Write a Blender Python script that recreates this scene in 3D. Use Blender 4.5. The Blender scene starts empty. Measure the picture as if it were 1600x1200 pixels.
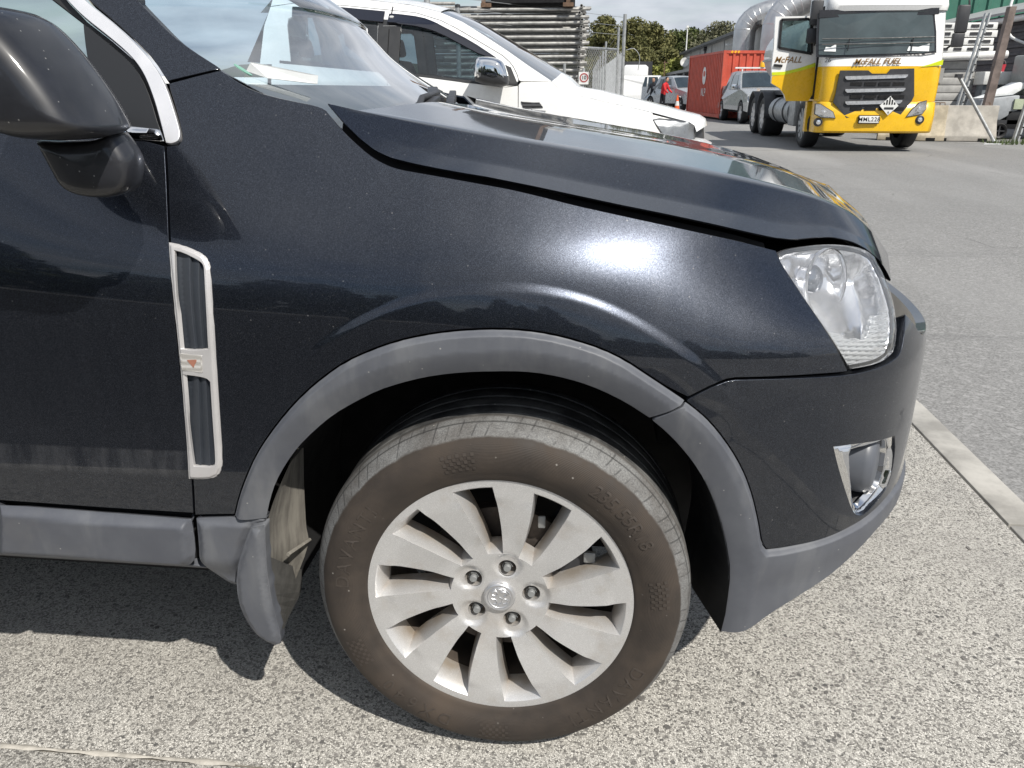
import bpy, bmesh, math, random
import numpy as np
from mathutils import Vector, Matrix
from mathutils.geometry import delaunay_2d_cdt

random.seed(7)
rng = np.random.default_rng(7)
scene = bpy.context.scene
COL = scene.collection

# ------------------------------------------------------------------ camera, sky, sun, exposure
cam_d = bpy.data.cameras.new('camera'); cam = bpy.data.objects.new('camera', cam_d); COL.objects.link(cam)
cam_d.sensor_width = 36; cam_d.lens = 1250/1600*36; cam_d.clip_start = .05; cam_d.clip_end = 2000
cam.location = (.141, -1.213, 1.216)
cam.rotation_euler = (math.radians(90 - 20.3), 0, math.radians(5.5))
scene.camera = cam

SUN = Vector((.55, -.685, 1.0)).normalized()
sun_d = bpy.data.lights.new('sun', 'SUN'); sun_d.energy = 5.0; sun_d.angle = math.radians(.6); sun_d.color = (1, .955, .88)
sun = bpy.data.objects.new('sun', sun_d); COL.objects.link(sun)
sun.rotation_euler = SUN.to_track_quat('Z', 'Y').to_euler()

world = bpy.data.worlds.new('World'); scene.world = world; world.use_nodes = True
wt = world.node_tree; wt.nodes.clear()
def wn(t, **k):
    n = wt.nodes.new(t)
    for a, b in k.items(): setattr(n, a, b)
    return n
sky = wn('ShaderNodeTexSky', sky_type='NISHITA'); sky.sun_disc = False
sky.sun_elevation = math.asin(SUN.z); sky.sun_rotation = math.atan2(SUN.x, SUN.y)
sky.air_density = 1.1; sky.dust_density = .6; sky.ozone_density = 1.2
tc = wn('ShaderNodeTexCoord'); sp = wn('ShaderNodeSeparateXYZ'); wt.links.new(tc.outputs['Generated'], sp.inputs[0])
def wm(op, a, b=None, c=None):
    n = wn('ShaderNodeMath', operation=op)
    for i, v in enumerate((a, b, c)):
        if v is None: continue
        if isinstance(v, (int, float)): n.inputs[i].default_value = v
        else: wt.links.new(v, n.inputs[i])
    return n.outputs[0]
zz = wm('ADD', wm('MAXIMUM', sp.outputs[2], 0.0), .16)
cmb = wn('ShaderNodeCombineXYZ'); wt.links.new(wm('DIVIDE', sp.outputs[0], zz), cmb.inputs[0]); wt.links.new(wm('DIVIDE', sp.outputs[1], zz), cmb.inputs[1])
nz = wn('ShaderNodeTexNoise'); nz.inputs['Scale'].default_value = .62; nz.inputs['Detail'].default_value = 7; nz.inputs['Roughness'].default_value = .56
nz.inputs['Distortion'].default_value = .35; wt.links.new(cmb.outputs[0], nz.inputs['Vector'])
cov = wn('ShaderNodeMapRange'); cov.interpolation_type = 'SMOOTHSTEP'
cov.inputs[1].default_value = .36; cov.inputs[2].default_value = .56; wt.links.new(nz.outputs[0], cov.inputs[0])
nz2 = wn('ShaderNodeTexNoise'); nz2.inputs['Scale'].default_value = 1.7; nz2.inputs['Detail'].default_value = 6; wt.links.new(cmb.outputs[0], nz2.inputs['Vector'])
ccol = wn('ShaderNodeValToRGB'); ccol.color_ramp.elements[0].position = .3; ccol.color_ramp.elements[0].color = (4.0, 4.5, 5.3, 1)
ccol.color_ramp.elements[1].position = .72; ccol.color_ramp.elements[1].color = (9.2, 9.5, 10.1, 1); wt.links.new(nz2.outputs[0], ccol.inputs[0])
mixw = wn('ShaderNodeMix', data_type='RGBA'); wt.links.new(cov.outputs[0], mixw.inputs[0]); wt.links.new(sky.outputs[0], mixw.inputs[6]); wt.links.new(ccol.outputs[0], mixw.inputs[7])
bgn = wn('ShaderNodeBackground'); bgn.inputs[1].default_value = .10; wt.links.new(mixw.outputs[2], bgn.inputs[0])
outw = wn('ShaderNodeOutputWorld'); wt.links.new(bgn.outputs[0], outw.inputs[0])

scene.view_settings.view_transform = 'Standard'; scene.view_settings.look = 'None'
scene.view_settings.gamma = 1; scene.view_settings.use_curve_mapping = False
scene.view_settings.exposure = 0.0
scene.cycles.max_bounces = 8; scene.cycles.glossy_bounces = 5; scene.cycles.transmission_bounces = 8; scene.cycles.transparent_max_bounces = 24

# ---- side surface of the near car: plan curve (u = length along it) and vertical section, in metres ----
_PX = np.array([-.12, .05, .20, .34, .47, .58, .676, .746, .796, .832, .858, .872])
_PY = np.array([0., .004, .018, .040, .074, .122, .190, .275, .375, .50, .68, .92])
def _plan():
    t = np.arange(len(_PX)); tt = np.linspace(0, len(_PX) - 1, 600)
    def cr(p):
        q = np.concatenate([[2*p[0] - p[1]], p, [2*p[-1] - p[-2]]])
        i = np.minimum(tt.astype(int), len(p) - 2); f = tt - i
        a, b, c, d = q[i], q[i+1], q[i+2], q[i+3]
        return .5*((2*b) + (c - a)*f + (2*a - 5*b + 4*c - d)*f**2 + (3*b - a - 3*c + d)*f**3)
    x, y = cr(_PX), cr(_PY)
    y = np.where(x < -.119, 0, y)
    u = np.concatenate([[0], np.cumsum(np.hypot(np.diff(x), np.diff(y)))]) - .12
    return u, x, y
PU, PXX, PYY = _plan()
UMAX = float(PU[-1])
def smooth(a, b, x):
    t = np.clip((x - a)/(b - a), 0, 1); return t*t*(3 - 2*t)
def _sec(zs, sl):
    z = np.linspace(.1, 1.9, 901)
    s = np.interp(z, zs, sl)
    k = np.ones(21)/21.; s = np.convolve(np.pad(s, 10, 'edge'), k, 'valid')
    y = np.concatenate([[0], np.cumsum((s[1:] + s[:-1])*.5*np.diff(z))])
    return z, y - np.interp(.75, z, y) - .02
_ZD, _YD = _sec([.30, .45, .56, .588, .594, .625, .631, .66, .75, .90, .96, 1.0, 1.05, 1.1, 1.13, 1.2, 1.5],
                [-.14, -.07, -.06, -.05, .09, .09, -.03, -.015, .0, .05, .10, .15, .19, .22, .28, .34, .44])
_ZF, _YF = _sec([.30, .60, .78, .86, .91, .96, 1.0, 1.05, 1.2],
                [-.06, .0, .03, .10, .25, .57, .76, .80, .72])
CRA = np.array([-180, 45, 50.6, 59, 65.5, 71, 78, 85, 92, 98, 106, 113, 119, 130, 200.])
CRR = np.array([.556, .556, .5595, .5627, .568, .574, .5797, .5807, .581, .5776, .574, .5667, .562, .556, .556])
_ca = np.linspace(-180, 200, 761); _cr = np.convolve(np.pad(np.interp(_ca, CRA, CRR), 14, 'edge'), np.ones(29)/29., 'valid')
def taper(z): return -.10*smooth(.74, 1.02, z) - .05*smooth(.60, .40, z)*0
def side(u, z):
    """point of the body side at plan length u and height z"""
    u = np.asarray(u, float); z = np.asarray(z, float)
    x = np.where(u < -.12, u, np.interp(u, PU, PXX)); y = np.where(u < -.12, 0, np.interp(u, PU, PYY))
    x = x + taper(z)*smooth(.25, .75, u)
    w = smooth(-1.25, .28, x)
    y = y + (1 - w)*np.interp(z, _ZD, _YD) + w*np.interp(z, _ZF, _YF)
    k = smooth(.80, .97, z)*smooth(1.0, .6, u)
    y = y + .20*k*np.maximum(0, x + .12)**2
    ang = np.degrees(np.arctan2(z - .345, x)); r = np.hypot(x, z - .345)
    rc = np.interp(ang, _ca, _cr)
    amp = .0036*smooth(134, 108, ang)*smooth(40, 51, ang)
    y = y - amp*smooth(.009, -.009, r - rc)
    return x, y, z
_TU = np.concatenate([np.linspace(-3.6, -.12, 60)[:-1], np.linspace(-.12, UMAX, 500)])
def side2(u, z):
    """near side of the white ute; u is x along the flank"""
    u = np.asarray(u, float); z = np.asarray(z, float)
    x = u*1.0
    y = 5.60 + .36*np.maximum(0, z - 1.26) + .55*np.maximum(0, z - 1.70) + .10*np.maximum(0, z - .95)**1.5 + .05*np.maximum(0, .75 - z)
    f = np.clip((x - .10)/.95, 0, .985)
    y = y + .62*(1 - np.sqrt(1 - f**3.2))
    y = y + .30*smooth(.93, 1.10, z)*smooth(-.15, .5, x)*.35
    return x, y, z

D = {
  'fender': [(-0.2997, 1.1892), (-0.2858, 1.1745), (-0.2709, 1.1599), (-0.2538, 1.1445), (-0.2369, 1.131), (-0.219, 1.1176), (-0.1971, 1.1052), (-0.1714, 1.0957), (-0.1295, 1.0892), (-0.0879, 1.0826), (-0.0361, 1.0742), (0.0155, 1.0657), (0.0671, 1.0543), (0.1187, 1.0418), (0.1704, 1.0309), (0.2225, 1.0197), (0.276, 1.0082), (0.3373, 0.996), (0.4245, 0.9798), (0.5129, 0.9606), (0.5139, 0.9538), (0.5203, 0.9401), (0.5274, 0.9264), (0.5407, 0.9051), (0.5515, 0.8832), (0.5653, 0.8558), (0.5788, 0.8257), (0.5898, 0.7979), (0.6024, 0.7718), (0.6037, 0.7671), (0.5412, 0.7706), (0.4799, 0.7732), (0.4225, 0.775), (0.3685, 0.7768), (0.3103, 0.7476), (0.2745, 0.766), (0.2401, 0.7892), (0.2053, 0.8127), (0.167, 0.8313), (0.1263, 0.8446), (0.0859, 0.8547), (0.0458, 0.8605), (0.0057, 0.8621), (-0.0346, 0.8604), (-0.0752, 0.8565), (-0.116, 0.8495), (-0.1575, 0.8391), (-0.1998, 0.8231), (-0.2432, 0.8023), (-0.2805, 0.7757), (-0.3179, 0.7441), (-0.3531, 0.7073), (-0.3862, 0.6664), (-0.4129, 0.6282), (-0.4345, 0.5862), (-0.4523, 0.5475), (-0.466, 0.5078), (-0.4981, 0.5059), (-0.5426, 0.502), (-0.5381, 0.5364), (-0.5332, 0.5814), (-0.5317, 0.636), (-0.5291, 0.7073), (-0.5267, 0.7702), (-0.5238, 0.8415), (-0.5229, 0.9145), (-0.5258, 0.9639), (-0.5294, 1.0022), (-0.535, 1.0499), (-0.5406, 1.0929), (-0.5458, 1.1294), (-0.5337, 1.1304), (-0.5256, 1.1313), (-0.5212, 1.1381), (-0.5219, 1.1458), (-0.5277, 1.1632), (-0.5374, 1.1894), (-0.5477, 1.2119), (-0.551, 1.2246), (-0.5284, 1.2305), (-0.499, 1.2384), (-0.4693, 1.2453), (-0.442, 1.2276), (-0.4098, 1.2118), (-0.3573, 1.1991)],
  'door_top': [(-0.5459, 1.1304), (-0.6206, 1.1488), (-0.6778, 1.1547), (-0.8101, 1.1655)],
  'door_edge': [(-0.5426, 0.502), (-0.5381, 0.5364), (-0.5332, 0.5814), (-0.5317, 0.636), (-0.5291, 0.7073), (-0.5267, 0.7702), (-0.5238, 0.8415), (-0.5229, 0.9145), (-0.5258, 0.9639), (-0.5294, 1.0022), (-0.535, 1.0499), (-0.5406, 1.0929), (-0.5458, 1.1294)],
  'door_low': [(-0.5455, 0.5058), (-0.7256, 0.5074), (-0.9089, 0.512)],
  'arch_rear_o': [(-0.466, 0.5078), (-0.4523, 0.5475), (-0.4345, 0.5862), (-0.4129, 0.6282), (-0.3862, 0.6664), (-0.3531, 0.7073), (-0.3179, 0.7441), (-0.2805, 0.7757), (-0.2432, 0.8023), (-0.1998, 0.8231), (-0.1575, 0.8391), (-0.116, 0.8495), (-0.0752, 0.8565), (-0.0346, 0.8604), (0.0057, 0.8621), (0.0458, 0.8605), (0.0859, 0.8547), (0.1263, 0.8446), (0.167, 0.8313), (0.2053, 0.8127), (0.2401, 0.7892), (0.2745, 0.766), (0.3053, 0.7445)],
  'arch_rear_i': [(-0.4106, 0.5018), (-0.3987, 0.5414), (-0.3842, 0.5763), (-0.3625, 0.6127), (-0.3381, 0.6448), (-0.3063, 0.6769), (-0.272, 0.7063), (-0.2331, 0.7309), (-0.193, 0.7529), (-0.1563, 0.7665), (-0.1181, 0.7777), (-0.0764, 0.7853), (-0.0351, 0.7897), (0.0263, 0.7923), (0.0619, 0.7907), (0.0976, 0.7846), (0.1335, 0.775), (0.1697, 0.7609), (0.2119, 0.7386), (0.2497, 0.7126)],
  'arch_front_o': [(0.3065, 0.7422), (0.3302, 0.7236), (0.3514, 0.703), (0.3775, 0.6712), (0.4022, 0.6358), (0.4218, 0.6009), (0.4391, 0.5602), (0.4559, 0.508), (0.4674, 0.4635), (0.4779, 0.4501), (0.5035, 0.4488), (0.5349, 0.45), (0.5693, 0.451), (0.606, 0.4531), (0.6453, 0.4574), (0.689, 0.4635), (0.7338, 0.473), (0.7811, 0.4828), (0.8404, 0.4869), (0.9133, 0.4818)],
  'arch_front_i': [(0.253, 0.7103), (0.2775, 0.6895), (0.3005, 0.6655), (0.3271, 0.632), (0.3498, 0.5974), (0.369, 0.5585), (0.3857, 0.5147), (0.3993, 0.4711), (0.4097, 0.4276), (0.4133, 0.3932), (0.4134, 0.3583), (0.4127, 0.3183), (0.4083, 0.2777)],
  'lip_low': [(0.411, 0.2759), (0.4372, 0.2768), (0.4657, 0.2843), (0.5019, 0.3087), (0.5398, 0.3285), (0.58, 0.3462), (0.6237, 0.3626), (0.6638, 0.383), (0.7043, 0.4062), (0.7543, 0.4298), (0.8223, 0.4414), (0.8859, 0.4451), (0.9133, 0.4775)],
  'bumper_top': [(0.3103, 0.7476), (0.3685, 0.7757), (0.4225, 0.7739), (0.4799, 0.7721), (0.5412, 0.7695), (0.6037, 0.766), (0.64, 0.7661), (0.677, 0.7678), (0.712, 0.7728), (0.7357, 0.7796), (0.7629, 0.8095), (0.7962, 0.8333)],
  'lamp': [(0.5089, 0.9552), (0.5254, 0.9587), (0.556, 0.961), (0.613, 0.9597), (0.6716, 0.9567), (0.7272, 0.9515), (0.769, 0.9444), (0.7947, 0.9363), (0.8111, 0.9257), (0.813, 0.9049), (0.8085, 0.8848), (0.8, 0.8666), (0.7875, 0.8491), (0.7693, 0.8296), (0.7475, 0.807), (0.7243, 0.7807), (0.6999, 0.7728), (0.6736, 0.7696), (0.6402, 0.7695), (0.6052, 0.7703), (0.59, 0.7989), (0.5788, 0.8257), (0.5653, 0.8558), (0.5515, 0.8832), (0.5407, 0.9051), (0.5279, 0.9273)],
  'lamp_indicator': [(0.5764, 0.8438), (0.6022, 0.8402), (0.6254, 0.8262), (0.6446, 0.817), (0.6637, 0.8174), (0.6891, 0.8317), (0.7152, 0.8493), (0.79, 0.8487), (0.7642, 0.8253), (0.7475, 0.807), (0.7243, 0.7807), (0.6999, 0.7728), (0.6736, 0.7696), (0.6402, 0.7695), (0.6052, 0.7703), (0.59, 0.7989)],
  'vent': [(-0.5274, 0.9831), (-0.5062, 0.9795), (-0.4828, 0.9711), (-0.4711, 0.9655), (-0.4636, 0.9579), (-0.4592, 0.9444), (-0.4587, 0.8749), (-0.4623, 0.8), (-0.4682, 0.7097), (-0.4743, 0.6182), (-0.4775, 0.6013), (-0.4849, 0.5875), (-0.4986, 0.5806), (-0.5198, 0.5783), (-0.5383, 0.5786), (-0.5345, 0.6238), (-0.528, 0.7074), (-0.5229, 0.7981), (-0.5212, 0.8733), (-0.5229, 0.9345)],
  'vent_up': [(-0.5175, 0.9726), (-0.5017, 0.969), (-0.4783, 0.9587), (-0.4698, 0.953), (-0.4666, 0.9443), (-0.4663, 0.885), (-0.4703, 0.8161), (-0.4957, 0.8132), (-0.5196, 0.8147), (-0.5169, 0.8735), (-0.5161, 0.9206)],
  'vent_down': [(-0.5208, 0.7727), (-0.4946, 0.7702), (-0.4796, 0.7673), (-0.4738, 0.7608), (-0.4791, 0.686), (-0.4837, 0.6166), (-0.486, 0.6069), (-0.4957, 0.6028), (-0.5255, 0.6038), (-0.5259, 0.6363), (-0.5234, 0.7075)],
  'vent_lamp': [(-0.5195, 0.807), (-0.4835, 0.8059), (-0.486, 0.7772), (-0.5199, 0.7794)],
  'sill_trim': [(-0.9104, 0.5064), (-0.7268, 0.502), (-0.5471, 0.4964), (-0.5456, 0.4696), (-0.551, 0.4168), (-0.56, 0.4006), (-0.574, 0.391), (-0.6895, 0.3914), (-0.8153, 0.3928), (-0.9434, 0.3928)],
  'rocker': [(-0.9443, 0.3898), (-0.8161, 0.3898), (-0.6901, 0.3885), (-0.5711, 0.3869), (-0.5317, 0.3724), (-0.5162, 0.3545), (-0.5724, 0.3531), (-0.749, 0.353), (-0.9564, 0.3512)],
  'fender_clad': [(-0.5397, 0.4982), (-0.4987, 0.5019), (-0.4664, 0.5051), (-0.4107, 0.5005), (-0.4317, 0.4927), (-0.4543, 0.4482), (-0.4748, 0.391), (-0.4819, 0.3379), (-0.5095, 0.3432), (-0.5333, 0.3635), (-0.5451, 0.3801), (-0.5503, 0.3999), (-0.5442, 0.4424)],
  'fog_o': [(0.5794, 0.6402), (0.6321, 0.6364), (0.7602, 0.6189), (0.7784, 0.5831), (0.7843, 0.5341), (0.7714, 0.5046), (0.7296, 0.4855), (0.6966, 0.472), (0.6748, 0.4747), (0.6549, 0.4913), (0.6213, 0.5497), (0.5967, 0.5991)],
  'fog_i': [(0.6311, 0.6181), (0.6694, 0.6182), (0.7466, 0.6115), (0.7624, 0.5844), (0.7653, 0.5409), (0.7535, 0.5126), (0.7163, 0.4915), (0.6899, 0.4823), (0.6749, 0.4896), (0.657, 0.5279), (0.6413, 0.577)],
  'sensor': [(0.7752, 0.6553)],
  'strip_o': [(-0.7289, 1.3907), (-0.6934, 1.3513), (-0.6475, 1.3189), (-0.6073, 1.2854), (-0.5785, 1.2579), (-0.5529, 1.2236), (-0.5334, 1.1797), (-0.5212, 1.1487), (-0.5212, 1.1381), (-0.5247, 1.1323), (-0.5355, 1.1285), (-0.5449, 1.1304)],
  'strip_i': [(-0.7583, 1.3903), (-0.723, 1.351), (-0.6925, 1.3225), (-0.6498, 1.2922), (-0.612, 1.2628), (-0.5894, 1.2363), (-0.5707, 1.1992), (-0.5573, 1.1652), (-0.5476, 1.1381)],
  'quarter': [(-0.6928, 1.3156), (-0.6532, 1.2862), (-0.6155, 1.2569), (-0.594, 1.2324), (-0.5766, 1.1982), (-0.5646, 1.1671), (-0.5583, 1.1546), (-0.6225, 1.1595), (-0.6516, 1.2041), (-0.6721, 1.2314), (-0.6838, 1.2724)],
  'belt': [(-0.6224, 1.1585), (-0.556, 1.1517), (-0.5484, 1.1352), (-0.6097, 1.1392)],
  'pillar_in': [(-0.4694, 1.2463), (-0.5179, 1.2749), (-0.5504, 1.2966), (-0.5836, 1.3263), (-0.6134, 1.354), (-0.6501, 1.3917)],
  'pillar_out': [(-0.6895, 1.3912), (-0.6906, 1.3533), (-0.6445, 1.3189), (-0.6043, 1.2855), (-0.5755, 1.2579), (-0.5522, 1.2265)],
  'hood_e': [(-0.2926, 1.1902), (-0.2644, 1.1621), (-0.2366, 1.1384), (-0.2094, 1.1197), (-0.183, 1.1088), (-0.1434, 1.0999), (-0.1042, 1.0928), (-0.0652, 1.0864), (-0.0264, 1.0807), (0.0099, 1.0741), (0.046, 1.0674), (0.0821, 1.0602), (0.1182, 1.0528), (0.1545, 1.0454), (0.1909, 1.0378), (0.2276, 1.0306), (0.2649, 1.0232), (0.3056, 1.0151), (0.3513, 1.0066), (0.4025, 0.9969), (0.4594, 0.9864), (0.5127, 0.9772), (0.5706, 0.9696), (0.6352, 0.9668), (0.6976, 0.9629), (0.7297, 0.957), (0.7607, 0.95), (0.7898, 0.9388), (0.8157, 0.9228), (0.8231, 0.9155), (0.8275, 0.9063), (0.8298, 0.8957), (0.8276, 0.8826)],
  'hood_k': [(-0.2795, 0.125, 1.1866), (-0.1498, 0.145, 1.1141), (-0.0023, 0.165, 1.0909), (0.1379, 0.175, 1.0555), (0.2913, 0.205, 1.0388), (0.4522, 0.245, 1.0114), (0.564, 0.285, 0.9867), (0.6396, 0.335, 0.9516), (0.7023, 0.38, 0.9077)],
  'hood_r': [(-0.2487, 0.165, 1.1807), (-0.118, 0.215, 1.1558), (0.0242, 0.235, 1.1312), (0.1468, 0.255, 1.1102), (0.307, 0.285, 1.085), (0.4499, 0.315, 1.0553), (0.5586, 0.35, 1.0248), (0.6424, 0.4, 0.9918), (0.6962, 0.44, 0.9543)],
  'hood_c': [(-0.1593, 0.9, 1.1748), (-0.0622, 0.9, 1.1567), (0.0507, 0.9, 1.1357), (0.1634, 0.9, 1.1163), (0.3071, 0.9, 1.0986), (0.4504, 0.9, 1.075), (0.5306, 0.9, 1.054)],
  'u_roof': [(-2.345, 1.892), (-1.951, 1.862), (-1.506, 1.815), (-1.347, 1.798), (-1.128, 1.734), (-0.995, 1.673), (-0.865, 1.603), (-0.736, 1.534), (-0.603, 1.461), (-0.544, 1.412), (-0.511, 1.373), (-0.477, 1.311), (-0.465, 1.272)],
  'u_roofedge': [(-2.369, 1.98), (-1.968, 1.932), (-1.518, 1.879), (-1.357, 1.856), (-1.139, 1.802), (-0.942, 1.722), (-0.761, 1.617), (-0.558, 1.495), (-0.393, 1.388), (-0.198, 1.267)],
  'u_vis_t': [(-1.577, 1.795), (-1.501, 1.789), (-1.287, 1.761), (-1.168, 1.719), (-1.074, 1.673), (-0.864, 1.574), (-0.654, 1.446)],
  'u_vis_b': [(-1.559, 1.706), (-1.484, 1.701), (-1.275, 1.674), (-1.119, 1.629), (-0.908, 1.525), (-0.764, 1.457)],
  'u_belt': [(-2.108, 1.402), (-1.461, 1.331), (-0.801, 1.253), (-0.568, 1.219)],
  'u_bpillar': [(-1.685, 1.717), (-1.483, 1.696), (-1.461, 1.331), (-1.659, 1.351)],
  'u_hoodcut': [(-0.183, 1.257), (-0.136, 1.214), (-0.078, 1.171), (0.086, 1.147), (0.257, 1.108), (0.491, 1.059), (0.622, 1.029), (0.674, 0.986)],
  'u_light': [(0.616, 0.981), (0.674, 0.991), (0.836, 0.974), (0.994, 0.947), (1.006, 0.9), (1.011, 0.785), (0.876, 0.797), (0.791, 0.811), (0.707, 0.853), (0.661, 0.913)],
  'u_vent': [(-0.443, 1.113), (-0.293, 1.103), (-0.266, 1.069), (-0.422, 1.059)],
  'u_badge': [(-0.453, 1.059), (-0.24, 1.045), (-0.255, 1.015), (-0.452, 1.02)],
  'u_shut': [(-1.611, 1.827), (-1.558, 1.253), (-0.465, 1.272), (-0.463, 0.985)],
  'mirror_cap': [(-0.6989, -0.13, 1.3138), (-0.6619, -0.13, 1.318), (-0.6312, -0.13, 1.3155), (-0.6059, -0.13, 1.3092), (-0.5879, -0.13, 1.2984), (-0.5676, -0.13, 1.2767), (-0.5506, -0.13, 1.2548), (-0.5332, -0.13, 1.2294), (-0.5163, -0.13, 1.1997), (-0.5053, -0.13, 1.1752), (-0.5012, -0.13, 1.1628), (-0.5136, -0.13, 1.1553), (-0.5346, -0.13, 1.151), (-0.572, -0.13, 1.1491), (-0.6043, -0.13, 1.1506), (-0.621, -0.13, 1.1556), (-0.6446, -0.13, 1.1588), (-0.7009, -0.13, 1.1594), (-0.7387, -0.13, 1.1601)],
  'mirror_arm': [(-0.6378, -0.1, 1.147), (-0.5921, -0.1, 1.1455), (-0.5537, -0.1, 1.1475), (-0.5196, -0.1, 1.1579), (-0.5136, -0.1, 1.1494), (-0.5056, -0.1, 1.1357), (-0.4997, -0.1, 1.1209), (-0.5044, -0.1, 1.0989), (-0.5135, -0.1, 1.0792), (-0.5375, -0.1, 1.069), (-0.5688, -0.1, 1.0678), (-0.5971, -0.1, 1.0729), (-0.6134, -0.1, 1.0835), (-0.623, -0.1, 1.1076)],
  'flap': [(-0.4087, 0.498), (-0.4342, 0.4912), (-0.4543, 0.4482), (-0.476, 0.3909), (-0.4821, 0.3289), (-0.4744, 0.2837), (-0.4607, 0.2505), (-0.4417, 0.2333), (-0.4261, 0.2268), (-0.4152, 0.2327), (-0.4112, 0.252), (-0.417, 0.2995), (-0.419, 0.3736), (-0.4153, 0.4371)],
  'liner_near': [(-0.3456, 0.0, 0.6325), (-0.3817, 0.0, 0.5691), (-0.4162, 0.0, 0.4867), (-0.4241, 0.01, 0.4067), (-0.4291, 0.03, 0.316)],
  'liner_far': [(-0.3913, 0.14, 0.5683), (-0.3978, 0.14, 0.4854), (-0.4018, 0.14, 0.3996), (-0.404, 0.14, 0.3464), (-0.4507, 0.12, 0.232)],
  'flap_near': [(-0.4237, 0.004, 0.4105), (-0.4266, 0.004, 0.3272), (-0.4283, 0.004, 0.277), (-0.4288, 0.004, 0.2242)],
  'flap_far': [(-0.4292, 0.16, 0.2806), (-0.4358, 0.16, 0.2254), (-0.4491, 0.12, 0.1946), (-0.4342, 0.03, 0.2066)],
  'paper': [(-0.4397, 0.2, 1.2575), (-0.3575, 0.3, 1.2375), (-0.3599, 0.3, 1.2234), (-0.4189, 0.22, 1.2323), (-0.4491, 0.2, 1.2444)],
  'sticker': [(-0.4336, 0.15, 1.2444)],
  'stamp': [(-0.3877, 0.24, 1.2178)],
  'indic_pos': [(0.5874, 0.2, 0.9013)],
  'u_mirror': [(-0.786, 5.38, 1.413), (-0.761, 5.38, 1.441), (-0.706, 5.38, 1.445), (-0.617, 5.38, 1.436), (-0.563, 5.38, 1.408), (-0.538, 5.38, 1.353), (-0.518, 5.38, 1.289), (-0.524, 5.38, 1.242), (-0.564, 5.38, 1.224), (-0.644, 5.38, 1.228), (-0.734, 5.38, 1.247), (-0.784, 5.38, 1.266), (-0.797, 5.38, 1.335)],
  't_screen': [(4.522, 2.549), (4.713, 2.57), (5.672, 2.597), (6.384, 2.614), (6.611, 2.601), (6.687, 2.238), (6.721, 1.905), (6.511, 1.871), (5.788, 1.85), (4.812, 1.83), (4.552, 1.843), (4.531, 2.193)],
  't_grille': [(4.978, 1.544), (5.504, 1.543), (5.586, 1.484), (5.866, 1.484), (5.926, 1.566), (6.372, 1.577), (6.457, 1.069), (6.424, 0.973), (6.237, 0.695), (5.213, 0.655), (4.924, 0.947), (4.945, 1.067)],
  't_hl_l': [(4.592, 0.91), (4.679, 0.91), (4.936, 0.764), (4.988, 0.655), (4.724, 0.666), (4.603, 0.727)],
  't_hl_r': [(6.705, 0.973), (6.718, 0.829), (6.661, 0.733), (6.374, 0.683), (6.452, 0.805), (6.577, 0.937)],
  't_misc': [(4.686, 0.567), (6.643, 0.623), (5.663, 1.701), (5.691, 0.626), (5.92, 0.828), (5.082, 1.414), (6.261, 1.448), (5.115, 1.176), (6.253, 1.2), (5.147, 0.947), (6.229, 0.973)],
  't_door': [(3.764, 2.577), (4.471, 2.584), (4.537, 2.56), (4.582, 2.5), (4.667, 1.84), (4.704, 1.149), (4.611, 0.96), (4.154, 0.959), (4.1, 1.086), (3.995, 1.211), (3.814, 1.311), (3.79, 1.647), (3.794, 1.965)],
  't_dwin': [(3.885, 2.517), (4.428, 2.525), (4.484, 2.477), (4.56, 1.877), (3.894, 1.989)],
  't_dy': [(3.812, 1.448), (4.054, 1.485), (4.365, 1.584), (4.663, 1.669), (4.704, 1.149), (4.611, 0.96), (4.154, 0.959), (4.1, 1.086), (3.995, 1.211), (3.814, 1.311)],
  't_dl': [(3.804, 1.523), (4.049, 1.535), (4.362, 1.608), (4.658, 1.706), (4.668, 1.632), (4.37, 1.547), (4.056, 1.473), (3.811, 1.461)],
  't_dm': [(3.957, 1.769), (4.125, 1.768), (3.828, 1.659), (3.998, 1.634), (4.298, 2.035), (4.41, 2.466)],
  'bar1': [(7.921, 0.099), (8.506, 0.087), (9.189, 0.091)],
}

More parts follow.
